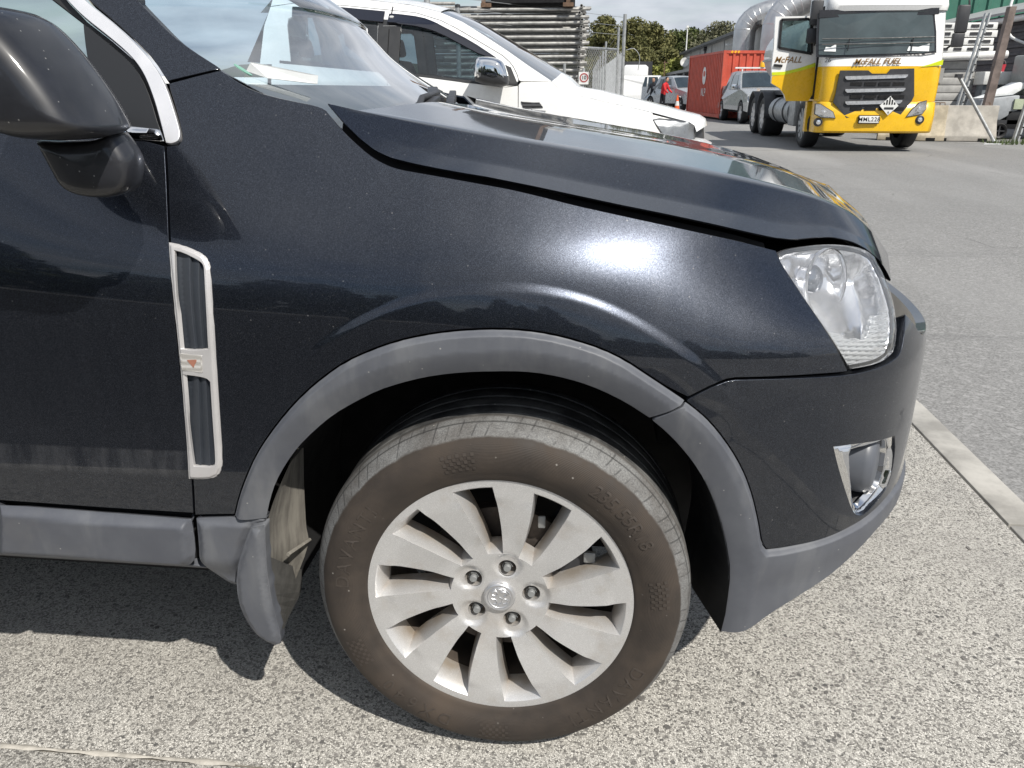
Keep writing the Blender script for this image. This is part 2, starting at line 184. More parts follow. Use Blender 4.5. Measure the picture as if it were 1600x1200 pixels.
# ------------------------------------------------------------------ materials
class NT:
    def __init__(s, name):
        s.m = bpy.data.materials.new(name); s.m.use_nodes = True; s.t = s.m.node_tree
        s.b = s.t.nodes['Principled BSDF']; s.pos = None
    def n(s, t, **k):
        q = s.t.nodes.new(t)
        for a, b in k.items(): setattr(q, a, b)
        return q
    def put(s, v, sock):
        if isinstance(v, bpy.types.NodeSocket): s.t.links.new(v, sock)
        elif isinstance(v, (tuple, list)) and len(v) == 3 and sock.type == 'RGBA': sock.default_value = (*v, 1)
        else: sock.default_value = v
    def P(s):
        if s.pos is None: s.pos = s.n('ShaderNodeTexCoord').outputs['Object']
        return s.pos
    def world(s): return s.n('ShaderNodeNewGeometry').outputs['Position']
    def mapv(s, v, scale=(1, 1, 1), loc=(0, 0, 0)):
        q = s.n('ShaderNodeMapping'); s.put(v, q.inputs[0]); q.inputs['Scale'].default_value = scale; q.inputs['Location'].default_value = loc; return q.outputs[0]
    def noise(s, scale, detail=3, rough=.5, v=None):
        q = s.n('ShaderNodeTexNoise'); s.put(v or s.P(), q.inputs['Vector']); q.inputs['Scale'].default_value = scale
        q.inputs['Detail'].default_value = detail; q.inputs['Roughness'].default_value = rough; return q.outputs[0]
    def voro(s, scale, v=None, feature='F1', out='Distance'):
        q = s.n('ShaderNodeTexVoronoi', feature=feature); s.put(v or s.P(), q.inputs['Vector']); q.inputs['Scale'].default_value = scale; return q.outputs[out]
    def rng(s, v, a, b, c=0., d=1., sm=True):
        q = s.n('ShaderNodeMapRange')
        if sm: q.interpolation_type = 'SMOOTHSTEP'
        s.put(v, q.inputs[0])
        for i, x in enumerate((a, b, c, d)): s.put(x, q.inputs[i+1])
        return q.outputs[0]
    def mix(s, f, a, b):
        q = s.n('ShaderNodeMix', data_type='RGBA'); s.put(f, q.inputs[0]); s.put(a, q.inputs[6]); s.put(b, q.inputs[7]); return q.outputs[2]
    def math(s, op, a, b=None):
        q = s.n('ShaderNodeMath', operation=op); s.put(a, q.inputs[0])
        if b is not None: s.put(b, q.inputs[1])
        return q.outputs[0]
    def sep(s, v):
        q = s.n('ShaderNodeSeparateXYZ'); s.put(v, q.inputs[0]); return q.outputs
    def bump(s, h, strength=.3, dist=.002):
        q = s.n('ShaderNodeBump'); q.inputs['Strength'].default_value = strength; q.inputs['Distance'].default_value = dist; s.put(h, q.inputs['Height']); s.put(q.outputs[0], s.b.inputs['Normal'])
    def set(s, **k):
        nm = dict(col='Base Color', rough='Roughness', metal='Metallic', coat='Coat Weight', coatr='Coat Roughness', trans='Transmission Weight', ior='IOR', spec='Specular IOR Level', alpha='Alpha', emit='Emission Color', emits='Emission Strength')
        for a, b in k.items(): s.put(b, s.b.inputs[nm[a]])
        return s

def simple(name, col, rough=.5, metal=0., var=.12, scale=6., coat=0., bump=0., bscale=200.):
    """plain material with a little uneven colour and wear"""
    m = NT(name); f = m.noise(scale, 5, .6)
    lo = tuple(c*(1 - var) for c in col); hi = tuple(min(1, c*(1 + var)) for c in col)
    m.set(col=m.mix(m.rng(f, .3, .7), lo, hi), rough=m.rng(m.noise(scale*3, 3), .3, .7, max(0, rough - .06), min(1, rough + .08)), metal=metal, coat=coat, coatr=.04)
    if bump: m.bump(m.noise(bscale, 2), bump)
    return m.m

def mk_paint():
    m = NT('dark_blue_metallic_paint')
    P = m.P()
    fl = m.voro(2300, out='Color'); fx = m.sep(fl)[0]
    flake = m.rng(fx, .62, 1.0)
    base = m.mix(flake, (.014, .017, .025), (.082, .094, .120))
    # thin dust film, streaked downwards, and small pale specks
    streak = m.noise(1, 4, .6, m.mapv(P, (40, 10, 9)))
    film = m.math('MULTIPLY', m.rng(streak, .15, .95), m.rng(m.noise(3.2, 4), .3, .75, .25, 1.))
    zp = m.sep(m.world())[2]
    film = m.math('MULTIPLY', film, m.rng(zp, .45, 1.15, 1.0, .55, False))
    groove = m.math('MULTIPLY', m.math('MULTIPLY', m.rng(zp, .575, .59), m.rng(zp, .632, .626)), m.rng(m.sep(m.world())[0], -.50, -.56))
    film2 = m.math('ADD', m.math('MULTIPLY', film, .028), m.math('MULTIPLY', groove, m.rng(streak, .3, .7, .015, .10)))
    col = m.mix(film2, base, (.42, .41, .40))
    spk = m.math('MULTIPLY', m.rng(m.voro(75), .13, .045), m.rng(m.sep(m.voro(75, out='Color'))[1], .70, .80))
    spk2 = m.math('MULTIPLY', m.rng(m.voro(240), .17, .07), m.rng(m.sep(m.voro(240, out='Color'))[1], .80, .86))
    spt = m.math('MAXIMUM', m.math('MULTIPLY', spk, .30), m.math('MULTIPLY', spk2, .28))
    spt = m.math('MULTIPLY', spt, m.rng(m.noise(5, 3), .35, .65, .25, 1.))
    col = m.mix(spt, col, (.42, .40, .38))
    m.set(col=col, metal=m.rng(m.math('ADD', spt, film2), 0, .4, .82, .0, False), rough=m.rng(film, 0, 1, .30, .34), coat=1.0, coatr=m.rng(m.noise(9, 4), .3, .7, .02, .04))
    m.b.inputs['Coat IOR'].default_value = 1.5
    return m.m
PAINT = mk_paint()

def mk_clad():
    m = NT('weathered_grey_plastic')
    f = m.noise(7, 5, .65); st = m.noise(1, 4, .6, m.mapv(m.P(), (14, 14, 3)))
    c = m.mix(m.rng(f, .3, .7), (.078, .083, .098), (.105, .111, .126))
    c = m.mix(m.math('MULTIPLY', m.rng(st, .48, .75), .6), c, (.165, .17, .178))
    c = m.mix(m.math('MULTIPLY', m.rng(m.noise(2.2, 5, .7), .52, .72), m.rng(m.sep(m.world())[2], .65, .25, 0, .5)), c, (.19, .175, .15))
    sc = m.math('MULTIPLY', m.rng(m.voro(60), .12, .03), m.rng(m.sep(m.voro(60, out='Color'))[0], .8, .86))
    c = m.mix(m.math('MULTIPLY', sc, .6), c, (.45, .44, .42))
    m.set(col=c, rough=m.rng(f, .3, .7, .44, .58), spec=.5)
    m.bump(m.noise(900, 2), .08, .001)
    return m.m
CLAD = mk_clad()
MIRRORM = NT('dusty_mirror_black')
_d = MIRRORM.math('MULTIPLY', MIRRORM.rng(MIRRORM.voro(110), .16, .05), MIRRORM.rng(MIRRORM.sep(MIRRORM.voro(110, out='Color'))[1], .78, .84))
MIRRORM.set(col=MIRRORM.mix(MIRRORM.math('MULTIPLY', _d, .6), MIRRORM.mix(MIRRORM.rng(MIRRORM.noise(9, 5, .65), .35, .7), (.007, .0075, .010), (.018, .019, .024)), (.4, .4, .38)), rough=.5, coat=.6, coatr=.10); MIRRORM = MIRRORM.m

def mk_tyre():
    m = NT('dusty_tyre_rubber')
    P = m.sep(m.P()); x, y, z = P
    zc = m.math('SUBTRACT', z, 0.0)
    r = m.math('SQRT', m.math('ADD', m.math('MULTIPLY', x, x), m.math('MULTIPLY', zc, zc)))
    ang = m.math('ARCTAN2', zc, x)
    n1 = m.noise(14, 6, .65); n2 = m.noise(90, 4, .6); n3 = m.noise(3.5, 3)
    side = m.mix(m.rng(n1, .25, .75), (.034, .028, .024), (.058, .046, .037))
    side = m.mix(m.rng(n3, .50, .75, 0, .45), side, (.095, .070, .051))
    dust = m.mix(m.rng(m.noise(420, 3, .6), .3, .7), m.mix(m.rng(n2, .3, .7), (.105, .107, .108), (.15, .151, .150)), (.235, .235, .230))
    edge = m.math('ADD', r, m.math('MULTIPLY', m.math('SUBTRACT', n1, .5), .012))
    fsh = m.math('MULTIPLY', m.rng(edge, .3225, .3265), m.rng(y, .048, .038))
    ang2 = m.math('ADD', m.math('MULTIPLY', ang, 88.), m.math('MULTIPLY', r, 160.))
    sipe = m.math('SINE', ang2)
    fsh = m.math('MULTIPLY', fsh, m.rng(m.noise(9, 5, .7), .28, .62, .35, 1.))
    c = m.mix(fsh, side, dust)
    tread = m.rng(y, .042, .05)
    c = m.mix(tread, c, m.mix(m.rng(n1, .35, .7), (.045, .045, .045), (.15, .148, .142)))
    sm = m.math('MULTIPLY', m.rng(sipe, .86, .97), m.math('MULTIPLY', m.rng(r, .324, .328), m.rng(y, .05, .04)))
    sm = m.math('MULTIPLY', sm, m.rng(m.noise(22, 2), .4, .6))
    c = m.mix(m.math('MULTIPLY', sm, .65), c, (.04, .04, .04))
    spot = m.math('MULTIPLY', m.rng(m.voro(70), .16, .05), m.rng(m.sep(m.voro(70, out='Color'))[0], .84, .9))
    c = m.mix(m.math('MULTIPLY', spot, .7), c, (.36, .34, .31))
    rings = m.math('SINE', m.math('MULTIPLY', r, 2600))
    h = m.math('ADD', m.math('MULTIPLY', n2, .8), m.math('MULTIPLY', rings, m.math('MULTIPLY', m.rng(r, .262, .266), m.rng(r, .318, .314, 0, .25))))
    h = m.math('SUBTRACT', h, m.math('MULTIPLY', sm, 2.))
    ln_ = m.math('MULTIPLY', m.rng(m.math('ABSOLUTE', m.math('SUBTRACT', r, .3415)), .0011, .0004), m.rng(y, .045, .04))
    c = m.mix(m.math('MULTIPLY', ln_, .7), c, (.03, .03, .03))
    m.set(col=c, rough=m.rng(n1, .3, .7, .62, .85), spec=.35); m.bump(h, .35, .0012)
    return m.m
TYRE = mk_tyre()

def mk_rim():
    m = NT('silver_wheel_paint')
    n = m.noise(18, 5, .6); fl = m.sep(m.voro(1400, out='Color'))[0]
    c = m.mix(m.rng(fl, .5, 1, 0, .6), (.58, .575, .57), (.82, .815, .81))
    c = m.mix(m.math('MULTIPLY', m.rng(n, .5, .75), .30), c, (.40, .33, .25))
    c = m.mix(m.math('MULTIPLY', m.rng(m.sep(m.P())[1], .012, .05), m.rng(m.noise(26, 5), .3, .65, .25, .8)), c, (.42, .34, .25))
    spk = m.math('MULTIPLY', m.rng(m.voro(190), .16, .06), m.rng(m.sep(m.voro(190, out='Color'))[1], .74, .8))
    c = m.mix(m.math('MULTIPLY', spk, .45), c, (.8, .78, .74))
    m.set(col=c, metal=.5, rough=m.rng(n, .3, .7, .28, .40), coat=.35, coatr=.18)
    return m.m
RIM = mk_rim()

def mk_concrete():
    m = NT('exposed_aggregate_concrete'); W = m.world()
    dn = m.n('ShaderNodeTexNoise'); dn.inputs['Scale'].default_value = 150; dn.inputs['Detail'].default_value = 3; m.put(W, dn.inputs['Vector'])
    dv = m.n('ShaderNodeVectorMath', operation='SCALE'); m.put(dn.outputs['Color'], dv.inputs[0]); dv.inputs['Scale'].default_value = .0055
    Wd = m.n('ShaderNodeVectorMath', operation='ADD'); m.put(W, Wd.inputs[0]); m.put(dv.outputs[0], Wd.inputs[1]); V = Wd.outputs[0]
    ve = m.voro(245, V, 'DISTANCE_TO_EDGE'); vc = m.sep(m.voro(245, V, out='Color'))
    vd2 = m.voro(80, V); vc2 = m.sep(m.voro(80, V, out='Color'))
    big = m.noise(.9, 5, .6, W); mid = m.noise(7, 4, .6, W); fine = m.noise(330, 4, .65, W)
    grain = m.mix(vc[1], (.41, .392, .355), (.68, .655, .60))
    grain = m.mix(m.rng(vc[0], .68, .80), grain, m.mix(vc[2], (.10, .097, .092), (.30, .285, .26)))
    pit = m.math('MAXIMUM', m.math('MULTIPLY', m.rng(ve, .075, .02), m.rng(mid, .25, .6, .55, .95)), m.math('MULTIPLY', m.rng(fine, .555, .63), .8))
    c = m.mix(pit, grain, (.15, .142, .128))
    s2 = m.math('MULTIPLY', m.rng(vd2, .44, .36), m.rng(vc2[0], .91, .93))
    c = m.mix(s2, c, m.mix(vc2[1], (.09, .088, .085), (.26, .245, .225)))
    c = m.mix(m.rng(big, .42, .72, 0, .42), c, (.34, .325, .30))
    c = m.mix(m.rng(m.noise(2.7, 5, .65, W), .5, .75, 0, .30), c, (.25, .245, .235))
    white = m.math('MULTIPLY', m.rng(m.noise(2.6, 5, .7, m.mapv(W, (1, .35, 1), (3, 1, 0))), .62, .72), .35)
    c = m.mix(white, c, (.72, .71, .68))
    h = m.math('ADD', m.math('MULTIPLY', pit, -1.), m.math('MULTIPLY', fine, .4))
    m.set(col=c, rough=.85, spec=.25); m.bump(h, .7, .0022)
    return m.m
CONC = mk_concrete()

def mk_asphalt():
    m = NT('worn_asphalt'); W = m.world()
    v = m.sep(m.voro(140, W, out='Color'))[0]; v2 = m.sep(m.voro(55, W, out='Color'))[0]
    big = m.noise(.28, 5, .6, W); st = m.noise(1, 4, .55, m.mapv(W, (.55, .09, 1)))
    c = m.mix(v, (.15, .148, .143), (.30, .296, .288))
    c = m.mix(m.rng(v2, .7, 1, 0, .4), c, (.42, .41, .40))
    c = m.mix(m.rng(big, .35, .7, 0, .35), c, (.19, .19, .185))
    c = m.mix(m.rng(st, .42, .75, 0, .55), c, (.36, .355, .345))
    spot = m.math('MULTIPLY', m.rng(m.voro(.9, W), .16, .10), m.rng(m.sep(m.voro(.9, W, out='Color'))[0], .7, .75))
    c = m.mix(m.math('MULTIPLY', spot, m.rng(m.noise(6, 4, .6, W), .4, .6, 0, .45)), c, (.07, .07, .07))
    tm = m.noise(1, 3, .5, m.mapv(W, (.22, 2.6, 1)))
    c = m.mix(m.rng(tm, .60, .72, 0, .35), c, (.12, .12, .12))
    crack = m.rng(m.voro(.55, W, 'DISTANCE_TO_EDGE'), .006, .0)
    c = m.mix(m.math('MULTIPLY', crack, m.rng(m.noise(.8, 2, .5, W), .55, .65, 0, .5)), c, (.05, .05, .05))
    m.set(col=c, rough=.85, spec=.3); m.bump(v, .5, .003)
    return m.m
ASPH = mk_asphalt()

def mk_glass(name, tint, alpha, rough=.0, refl=1.0):
    """thin tinted sheet: mostly clear, with the reflection of real glass"""
    m = NT(name); t = m.t; t.nodes.remove(m.b)
    tr = m.n('ShaderNodeBsdfTransparent'); m.put(tint, tr.inputs[0])
    gl = m.n('ShaderNodeBsdfGlossy'); gl.inputs['Roughness'].default_value = rough; gl.inputs[0].default_value = (1, 1, 1, 1)
    df = m.n('ShaderNodeBsdfDiffuse'); df.inputs[0].default_value = (.55, .56, .56, 1)
    fr = m.n('ShaderNodeFresnel'); fr.inputs[0].default_value = 1.52
    f2 = m.math('MINIMUM', m.math('MULTIPLY', fr.outputs[0], 1.9*refl), 1.0)
    ms = m.n('ShaderNodeMixShader'); m.put(f2, ms.inputs[0]); m.put(tr.outputs[0], ms.inputs[1]); m.put(gl.outputs[0], ms.inputs[2])
    m2 = m.n('ShaderNodeMixShader'); m.put(m.rng(m.noise(14, 5, .6), .35, .75, alpha*.4, alpha), m2.inputs[0]); m.put(ms.outputs[0], m2.inputs[1]); m.put(df.outputs[0], m2.inputs[2])
    o = [q for q in t.nodes if q.type == 'OUTPUT_MATERIAL'][0]; m.put(m2.outputs[0], o.inputs[0])
    return m.m
WSGLASS = mk_glass('windscreen_glass', (.60, .76, .84), .035, refl=1.0)
SIDEGLASS = mk_glass('tinted_side_glass', (.55, .66, .66), .03, refl=.8)
DARKGLASS = mk_glass('dark_side_glass', (.42, .52, .55), .03)
LENS = mk_glass('clear_lens', (.96, .97, .98), .10, refl=.8)
TRUCKGLASS = mk_glass('cab_glass', (.5, .6, .6), .04)

BLACK = simple('black_plastic', (.012, .012, .013), .45)
MATT = simple('matt_black', (.006, .006, .007), .9)
GLOSSB = simple('gloss_black', (.010, .010, .012), .12, coat=.5)
RUBBER = simple('black_rubber', (.014, .014, .015), .6)
SATIN = simple('satin_silver', (.62, .62, .63), .33, .75, .05)
CHROME = simple('chrome', (.80, .80, .80), .06, 1., .04)
BOWL = simple('lamp_chrome', (.92, .92, .93), .17, .90, .02)
SILVERP = simple('vent_silver', (.56, .545, .54), .42, .35, .06)
SLATM = simple('vent_slat_grey', (.036, .042, .052), .5)
STEEL = simple('galvanised_steel', (.40, .41, .41), .45, .55, .2, 9)
IRON = simple('brake_iron', (.10, .085, .075), .55, .6, .35, 30)
DUSTYP = NT('dusty_liner')
DUSTYP.set(col=DUSTYP.mix(DUSTYP.rng(DUSTYP.noise(1, 5, .6, DUSTYP.mapv(DUSTYP.P(), (60, 60, 8))), .3, .7), (.13, .12, .105), (.24, .225, .195)), rough=.9); DUSTYP.bump(DUSTYP.noise(120, 4), .3, .002); DUSTYP = DUSTYP.m
WHITEP = simple('white_paint', (.82, .82, .81), .25, 0, .015, coat=.6)
WHITEM = simple('white_matt', (.72, .72, .70), .6, 0, .08)
YELLOW = simple('yellow_paint', (.80, .47, .012), .3, 0, .05, coat=.5)
LIME = simple('lime_paint', (.62, .70, .02), .3, 0, .05, coat=.5)
GREYP = simple('dark_grey_plastic', (.035, .036, .040), .5)
SILVCAR = simple('silver_car_paint', (.40, .42, .44), .3, .5, .06, coat=.6)
REDC = simple('red_container_paint', (.50, .080, .046), .5, 0, .15, 2.5)
LAMPRED = simple('red_reflector', (.35, .02, .015), .3)
AMBER = simple('amber_plastic', (.85, .42, .02), .3)
INTER = simple('interior_grey', (.075, .08, .088), .8)
SEATM = simple('seat_fabric', (.035, .037, .042), .85)
PAPER = simple('white_paper', (.78, .80, .80), .8)
TUBE = simple('scaffold_tube', (.36, .355, .34), .5, .4, .28, 11)
RUST = simple('rusty_steel', (.16, .10, .065), .75, .2, .4, 14)
CONCP = simple('plain_concrete', (.40, .375, .335), .85, 0, .22, 3.5, bump=.3, bscale=60)
GREYW = simple('grey_sheet_wall', (.34, .335, .32), .6, .1, .1, 1.5)
ROOFM = simple('grey_roof', (.24, .245, .25), .55, .2, .12, 1.5)
DARKW = simple('dark_corrugated_wall', (.075, .078, .084), .6, .2, .2, 2)
GREENW = simple('green_cladding', (.045, .16, .115), .5, 0, .12, 1.2)
GALVD = simple('galvanised_duct', (.50, .51, .52), .35, .75, .1, 2)
TRIM = simple('dark_trim', (.02, .021, .023), .5)
GOLD = simple('gold_brown_lettering', (.22, .12, .03), .4)
BLUEM = simple('blue_sticker', (.03, .07, .30), .4)
CLOTHD = simple('dark_clothing', (.012, .014, .02), .9)
CLOTHR = simple('red_clothing', (.55, .025, .03), .85)
SKIN = simple('skin', (.45, .27, .19), .6)
STICK = simple('registration_sticker', (.20, .42, .32), .5)

# ------------------------------------------------------------------ mesh helpers
ROOT = {}
def tag(o, label, cat, group=None, kind=None):
    if label: o['label'] = label
    if cat: o['category'] = cat
    if group: o['group'] = group
    if kind: o['kind'] = kind
    return o
def thing(name, label, cat, loc=(0, 0, 0), group=None, rz=0):
    o = bpy.data.objects.new(name, None); COL.objects.link(o); o.location = loc; o.rotation_euler = (0, 0, rz); o.empty_display_size = .2
    tag(o, label, cat, group); ROOT[o] = Vector(loc); return o
def link(name, me, m=None, parent=None, world=True):
    """one mesh object; with world=True the mesh is in world metres and the object is set back by its root's place"""
    o = bpy.data.objects.new(name, me); COL.objects.link(o)
    if m is not None and not me.materials: me.materials.append(m)
    if parent is not None:
        o.parent = parent
        if world and parent in ROOT: o.location = -ROOT[parent]
    return o
class MB:
    def __init__(s): s.v = []; s.f = []
    def add(s, vs, fs):
        k = len(s.v); s.v += [tuple(map(float, p)) for p in vs]; s.f += [tuple(i + k for i in f) for f in fs]; return s
    def box(s, a, b, rz=0, c=None):
        x0, y0, z0 = a; x1, y1, z1 = b
        P = [(x0,y0,z0),(x1,y0,z0),(x1,y1,z0),(x0,y1,z0),(x0,y0,z1),(x1,y0,z1),(x1,y1,z1),(x0,y1,z1)]
        return s.add(P, [(0,3,2,1),(4,5,6,7),(0,1,5,4),(1,2,6,5),(2,3,7,6),(3,0,4,7)])
    def beam(s, p, q, w, h=None, up=(0, 0, 1)):
        h = h or w; p = Vector(p); q = Vector(q); d = (q - p).normalized(); u = Vector(up)
        if abs(d.dot(u)) > .98: u = Vector((1, 0, 0))
        a = d.cross(u).normalized()*w/2; b = a.cross(d).normalized()*h/2
        P = [e + k for e in (p, q) for k in (-a-b, a-b, a+b, -a+b)]
        return s.add(P, [(0,1,2,3),(7,6,5,4),(0,4,5,1),(1,5,6,2),(2,6,7,3),(3,7,4,0)])
    def tube(s, pts, r, n=8, cap=True):
        pts = [Vector(p) for p in pts]; rs = r if isinstance(r, (list, tuple)) else [r]*len(pts); V = []; F = []
        a = None
        for i, p in enumerate(pts):
            d = (pts[min(i+1, len(pts)-1)] - pts[max(i-1, 0)]).normalized()
            if a is None:
                a = d.cross(Vector((0, 0, 1)) if abs(d.z) < .9 else Vector((1, 0, 0))).normalized()
            else: a = (a - d*a.dot(d)).normalized()
            b = d.cross(a)
            V += [p + (a*math.cos(t) + b*math.sin(t))*rs[i] for t in [2*math.pi*k/n for k in range(n)]]
        for i in range(len(pts) - 1):
            for k in range(n):
                j = (k+1) % n; F.append((i*n+k, i*n+j, (i+1)*n+j, (i+1)*n+k))
        if cap: F += [tuple(range(n))[::-1], tuple(range((len(pts)-1)*n, len(pts)*n))]
        return s.add(V, F)
    def lathe(s, prof, c=(0, 0, 0), axis='y', n=64, close=False):
        """prof: list of (radius, offset along axis)"""
        V = []; F = []; m = len(prof)
        for k in range(n):
            t = 2*math.pi*k/n; ct, st = math.cos(t), math.sin(t)
            for r, h in prof:
                p = {'y': (r*ct, h, r*st), 'x': (h, r*ct, r*st), 'z': (r*ct, r*st, h)}[axis]
                V.append((p[0]+c[0], p[1]+c[1], p[2]+c[2]))
        for k in range(n):
            j = (k+1) % n
            for i in range(m - 1): F.append((k*m+i, j*m+i, j*m+i+1, k*m+i+1))
        return s.add(V, F)
    def prism(s, poly, d0, d1, axis='y', k0=(0, 0), k1=(0, 0)):
        """polygon extruded between d0 and d1 along axis; k0/k1 shift the two faces"""
        n = len(poly); V = []
        for d, k in ((d0, k0), (d1, k1)):
            for a, b in poly:
                a += k[0]; b += k[1]
                V.append({'y': (a, d, b), 'x': (d, a, b), 'z': (a, b, d)}[axis])
        return s.add(V, [tuple(range(n)), tuple(range(n, 2*n))[::-1]] + [(i, i+n, (i+1) % n + n, (i+1) % n) for i in range(n)])
    def grid(s, rows, closed=False):
        m = len(rows[0]); V = [p for r in rows for p in r]; F = []
        for i in range(len(rows) - 1):
            for k in range(m - (0 if closed else 1)):
                j = (k+1) % m; F.append((i*m+k, i*m+j, (i+1)*m+j, (i+1)*m+k))
        return s.add(V, F)
    def mesh(s, name, smooth=None, fix=True):
        me = bpy.data.meshes.new(name); me.from_pydata(s.v, [], s.f); me.validate()
        if fix:
            bm = bmesh.new(); bm.from_mesh(me); bmesh.ops.remove_doubles(bm, verts=bm.verts, dist=1e-5); bmesh.ops.recalc_face_normals(bm, faces=bm.faces); bm.to_mesh(me); bm.free()
        if smooth:
            me.shade_smooth(); me.set_sharp_from_angle(angle=math.radians(smooth))
        return me
    def build(s, name, m, parent=None, smooth=None, world=True, label=None, bevel=0, fix=True):
        me = s.mesh(name, smooth, fix)
        if bevel:
            bm = bmesh.new(); bm.from_mesh(me); bmesh.ops.bevel(bm, geom=[e for e in bm.edges if len(e.link_faces) == 2 and e.calc_face_angle(0) > .5], offset=bevel, segments=2, affect='EDGES', profile=.5, clamp_overlap=True); bm.to_mesh(me); bm.free()
            me.shade_smooth(); me.set_sharp_from_angle(angle=math.radians(35))
        o = link(name, me, m, parent, world)
        if label: o['label'] = label
        return o

def text_mesh(s, size=1., shear=0., offset=0., extrude=0., align='CENTER', space=1.):
    cu = bpy.data.curves.new('lettering', 'FONT'); cu.body = s; cu.size = size; cu.shear = shear; cu.offset = offset; cu.extrude = extrude; cu.align_x = align; cu.align_y = 'CENTER'; cu.space_character = space
    o = bpy.data.objects.new('lettering', cu); COL.objects.link(o)
    dg = bpy.context.evaluated_depsgraph_get(); me = bpy.data.meshes.new_from_object(o.evaluated_get(dg))
    bpy.data.objects.remove(o); bpy.data.curves.remove(cu)
    return me
def lettering(s, m, parent, origin, xdir, updir, size, name='lettering', world=True, **k):
    me = text_mesh(s, size, **k); X = Vector(xdir).normalized(); U = Vector(updir); U = (U - X*U.dot(X)).normalized(); N = X.cross(U)
    M = Matrix((X, U, N)).transposed().to_4x4(); M.translation = Vector(origin)
    me.transform(M); return link(name, me, m, parent, world)

def inside(poly, pts):
    x, y = pts[:, 0], pts[:, 1]; r = np.zeros(len(pts), bool); n = len(poly); j = n - 1
    for i in range(n):
        xi, yi = poly[i]; xj, yj = poly[j]
        with np.errstate(divide='ignore', invalid='ignore'):
            c = ((yi > y) != (yj > y)) & (x < (xj - xi)*(y - yi)/(yj - yi + 1e-15) + xi)
        r ^= c; j = i
    return r
def dist_line(pts, line, closed=False):
    L = np.asarray(line, float); 
    if closed: L = np.vstack([L, L[:1]])
    d = np.full(len(pts), 1e9)
    for a, b in zip(L[:-1], L[1:]):
        ab = b - a; t = np.clip(((pts - a) @ ab)/max(ab @ ab, 1e-12), 0, 1); d = np.minimum(d, np.hypot(*(pts - a - t[:, None]*ab).T))
    return d
def densify(poly, res):
    P = np.asarray(poly, float); out = []
    for a, b in zip(P, np.roll(P, -1, 0)):
        n = max(1, int(math.ceil(np.hypot(*(b - a))/res))); out += [a + (b - a)*k/n for k in range(n)]
    return np.array(out)
def area(P): x, y = np.asarray(P).T; return .5*np.sum(x*np.roll(y, -1) - y*np.roll(x, -1))
def rounded(poly, it=2):
    """gently round a measured outline (corner cutting where the turn is shallow)"""
    P = np.asarray(poly, float)
    for _ in range(it):
        a, b, c = np.roll(P, 1, 0), P, np.roll(P, -1, 0); out = []
        for p, q, r in zip(a, b, c):
            u = q - p; w = r - q; cu = np.linalg.norm(u); cw = np.linalg.norm(w)
            ct = (u @ w)/max(cu*cw, 1e-9)
            if ct > .72 and min(cu, cw) > .004: out += [q - u*.25, q + w*.25]
            else: out.append(q)
        P = np.array(out)
    return P
def inset(poly, d):
    P = np.asarray(poly, float); P = P[np.hypot(*(P - np.roll(P, 1, 0)).T) > 1e-5]
    if area(P) < 0: P = P[::-1]
    e = np.roll(P, -1, 0) - P; e /= np.maximum(np.hypot(*e.T)[:, None], 1e-9); nrm = np.stack([-e[:, 1], e[:, 0]], 1)
    n0 = np.roll(nrm, 1, 0); b = nrm + n0; k = np.maximum((b*b).sum(1), .7)
    return P + b*(2*d/k)[:, None]

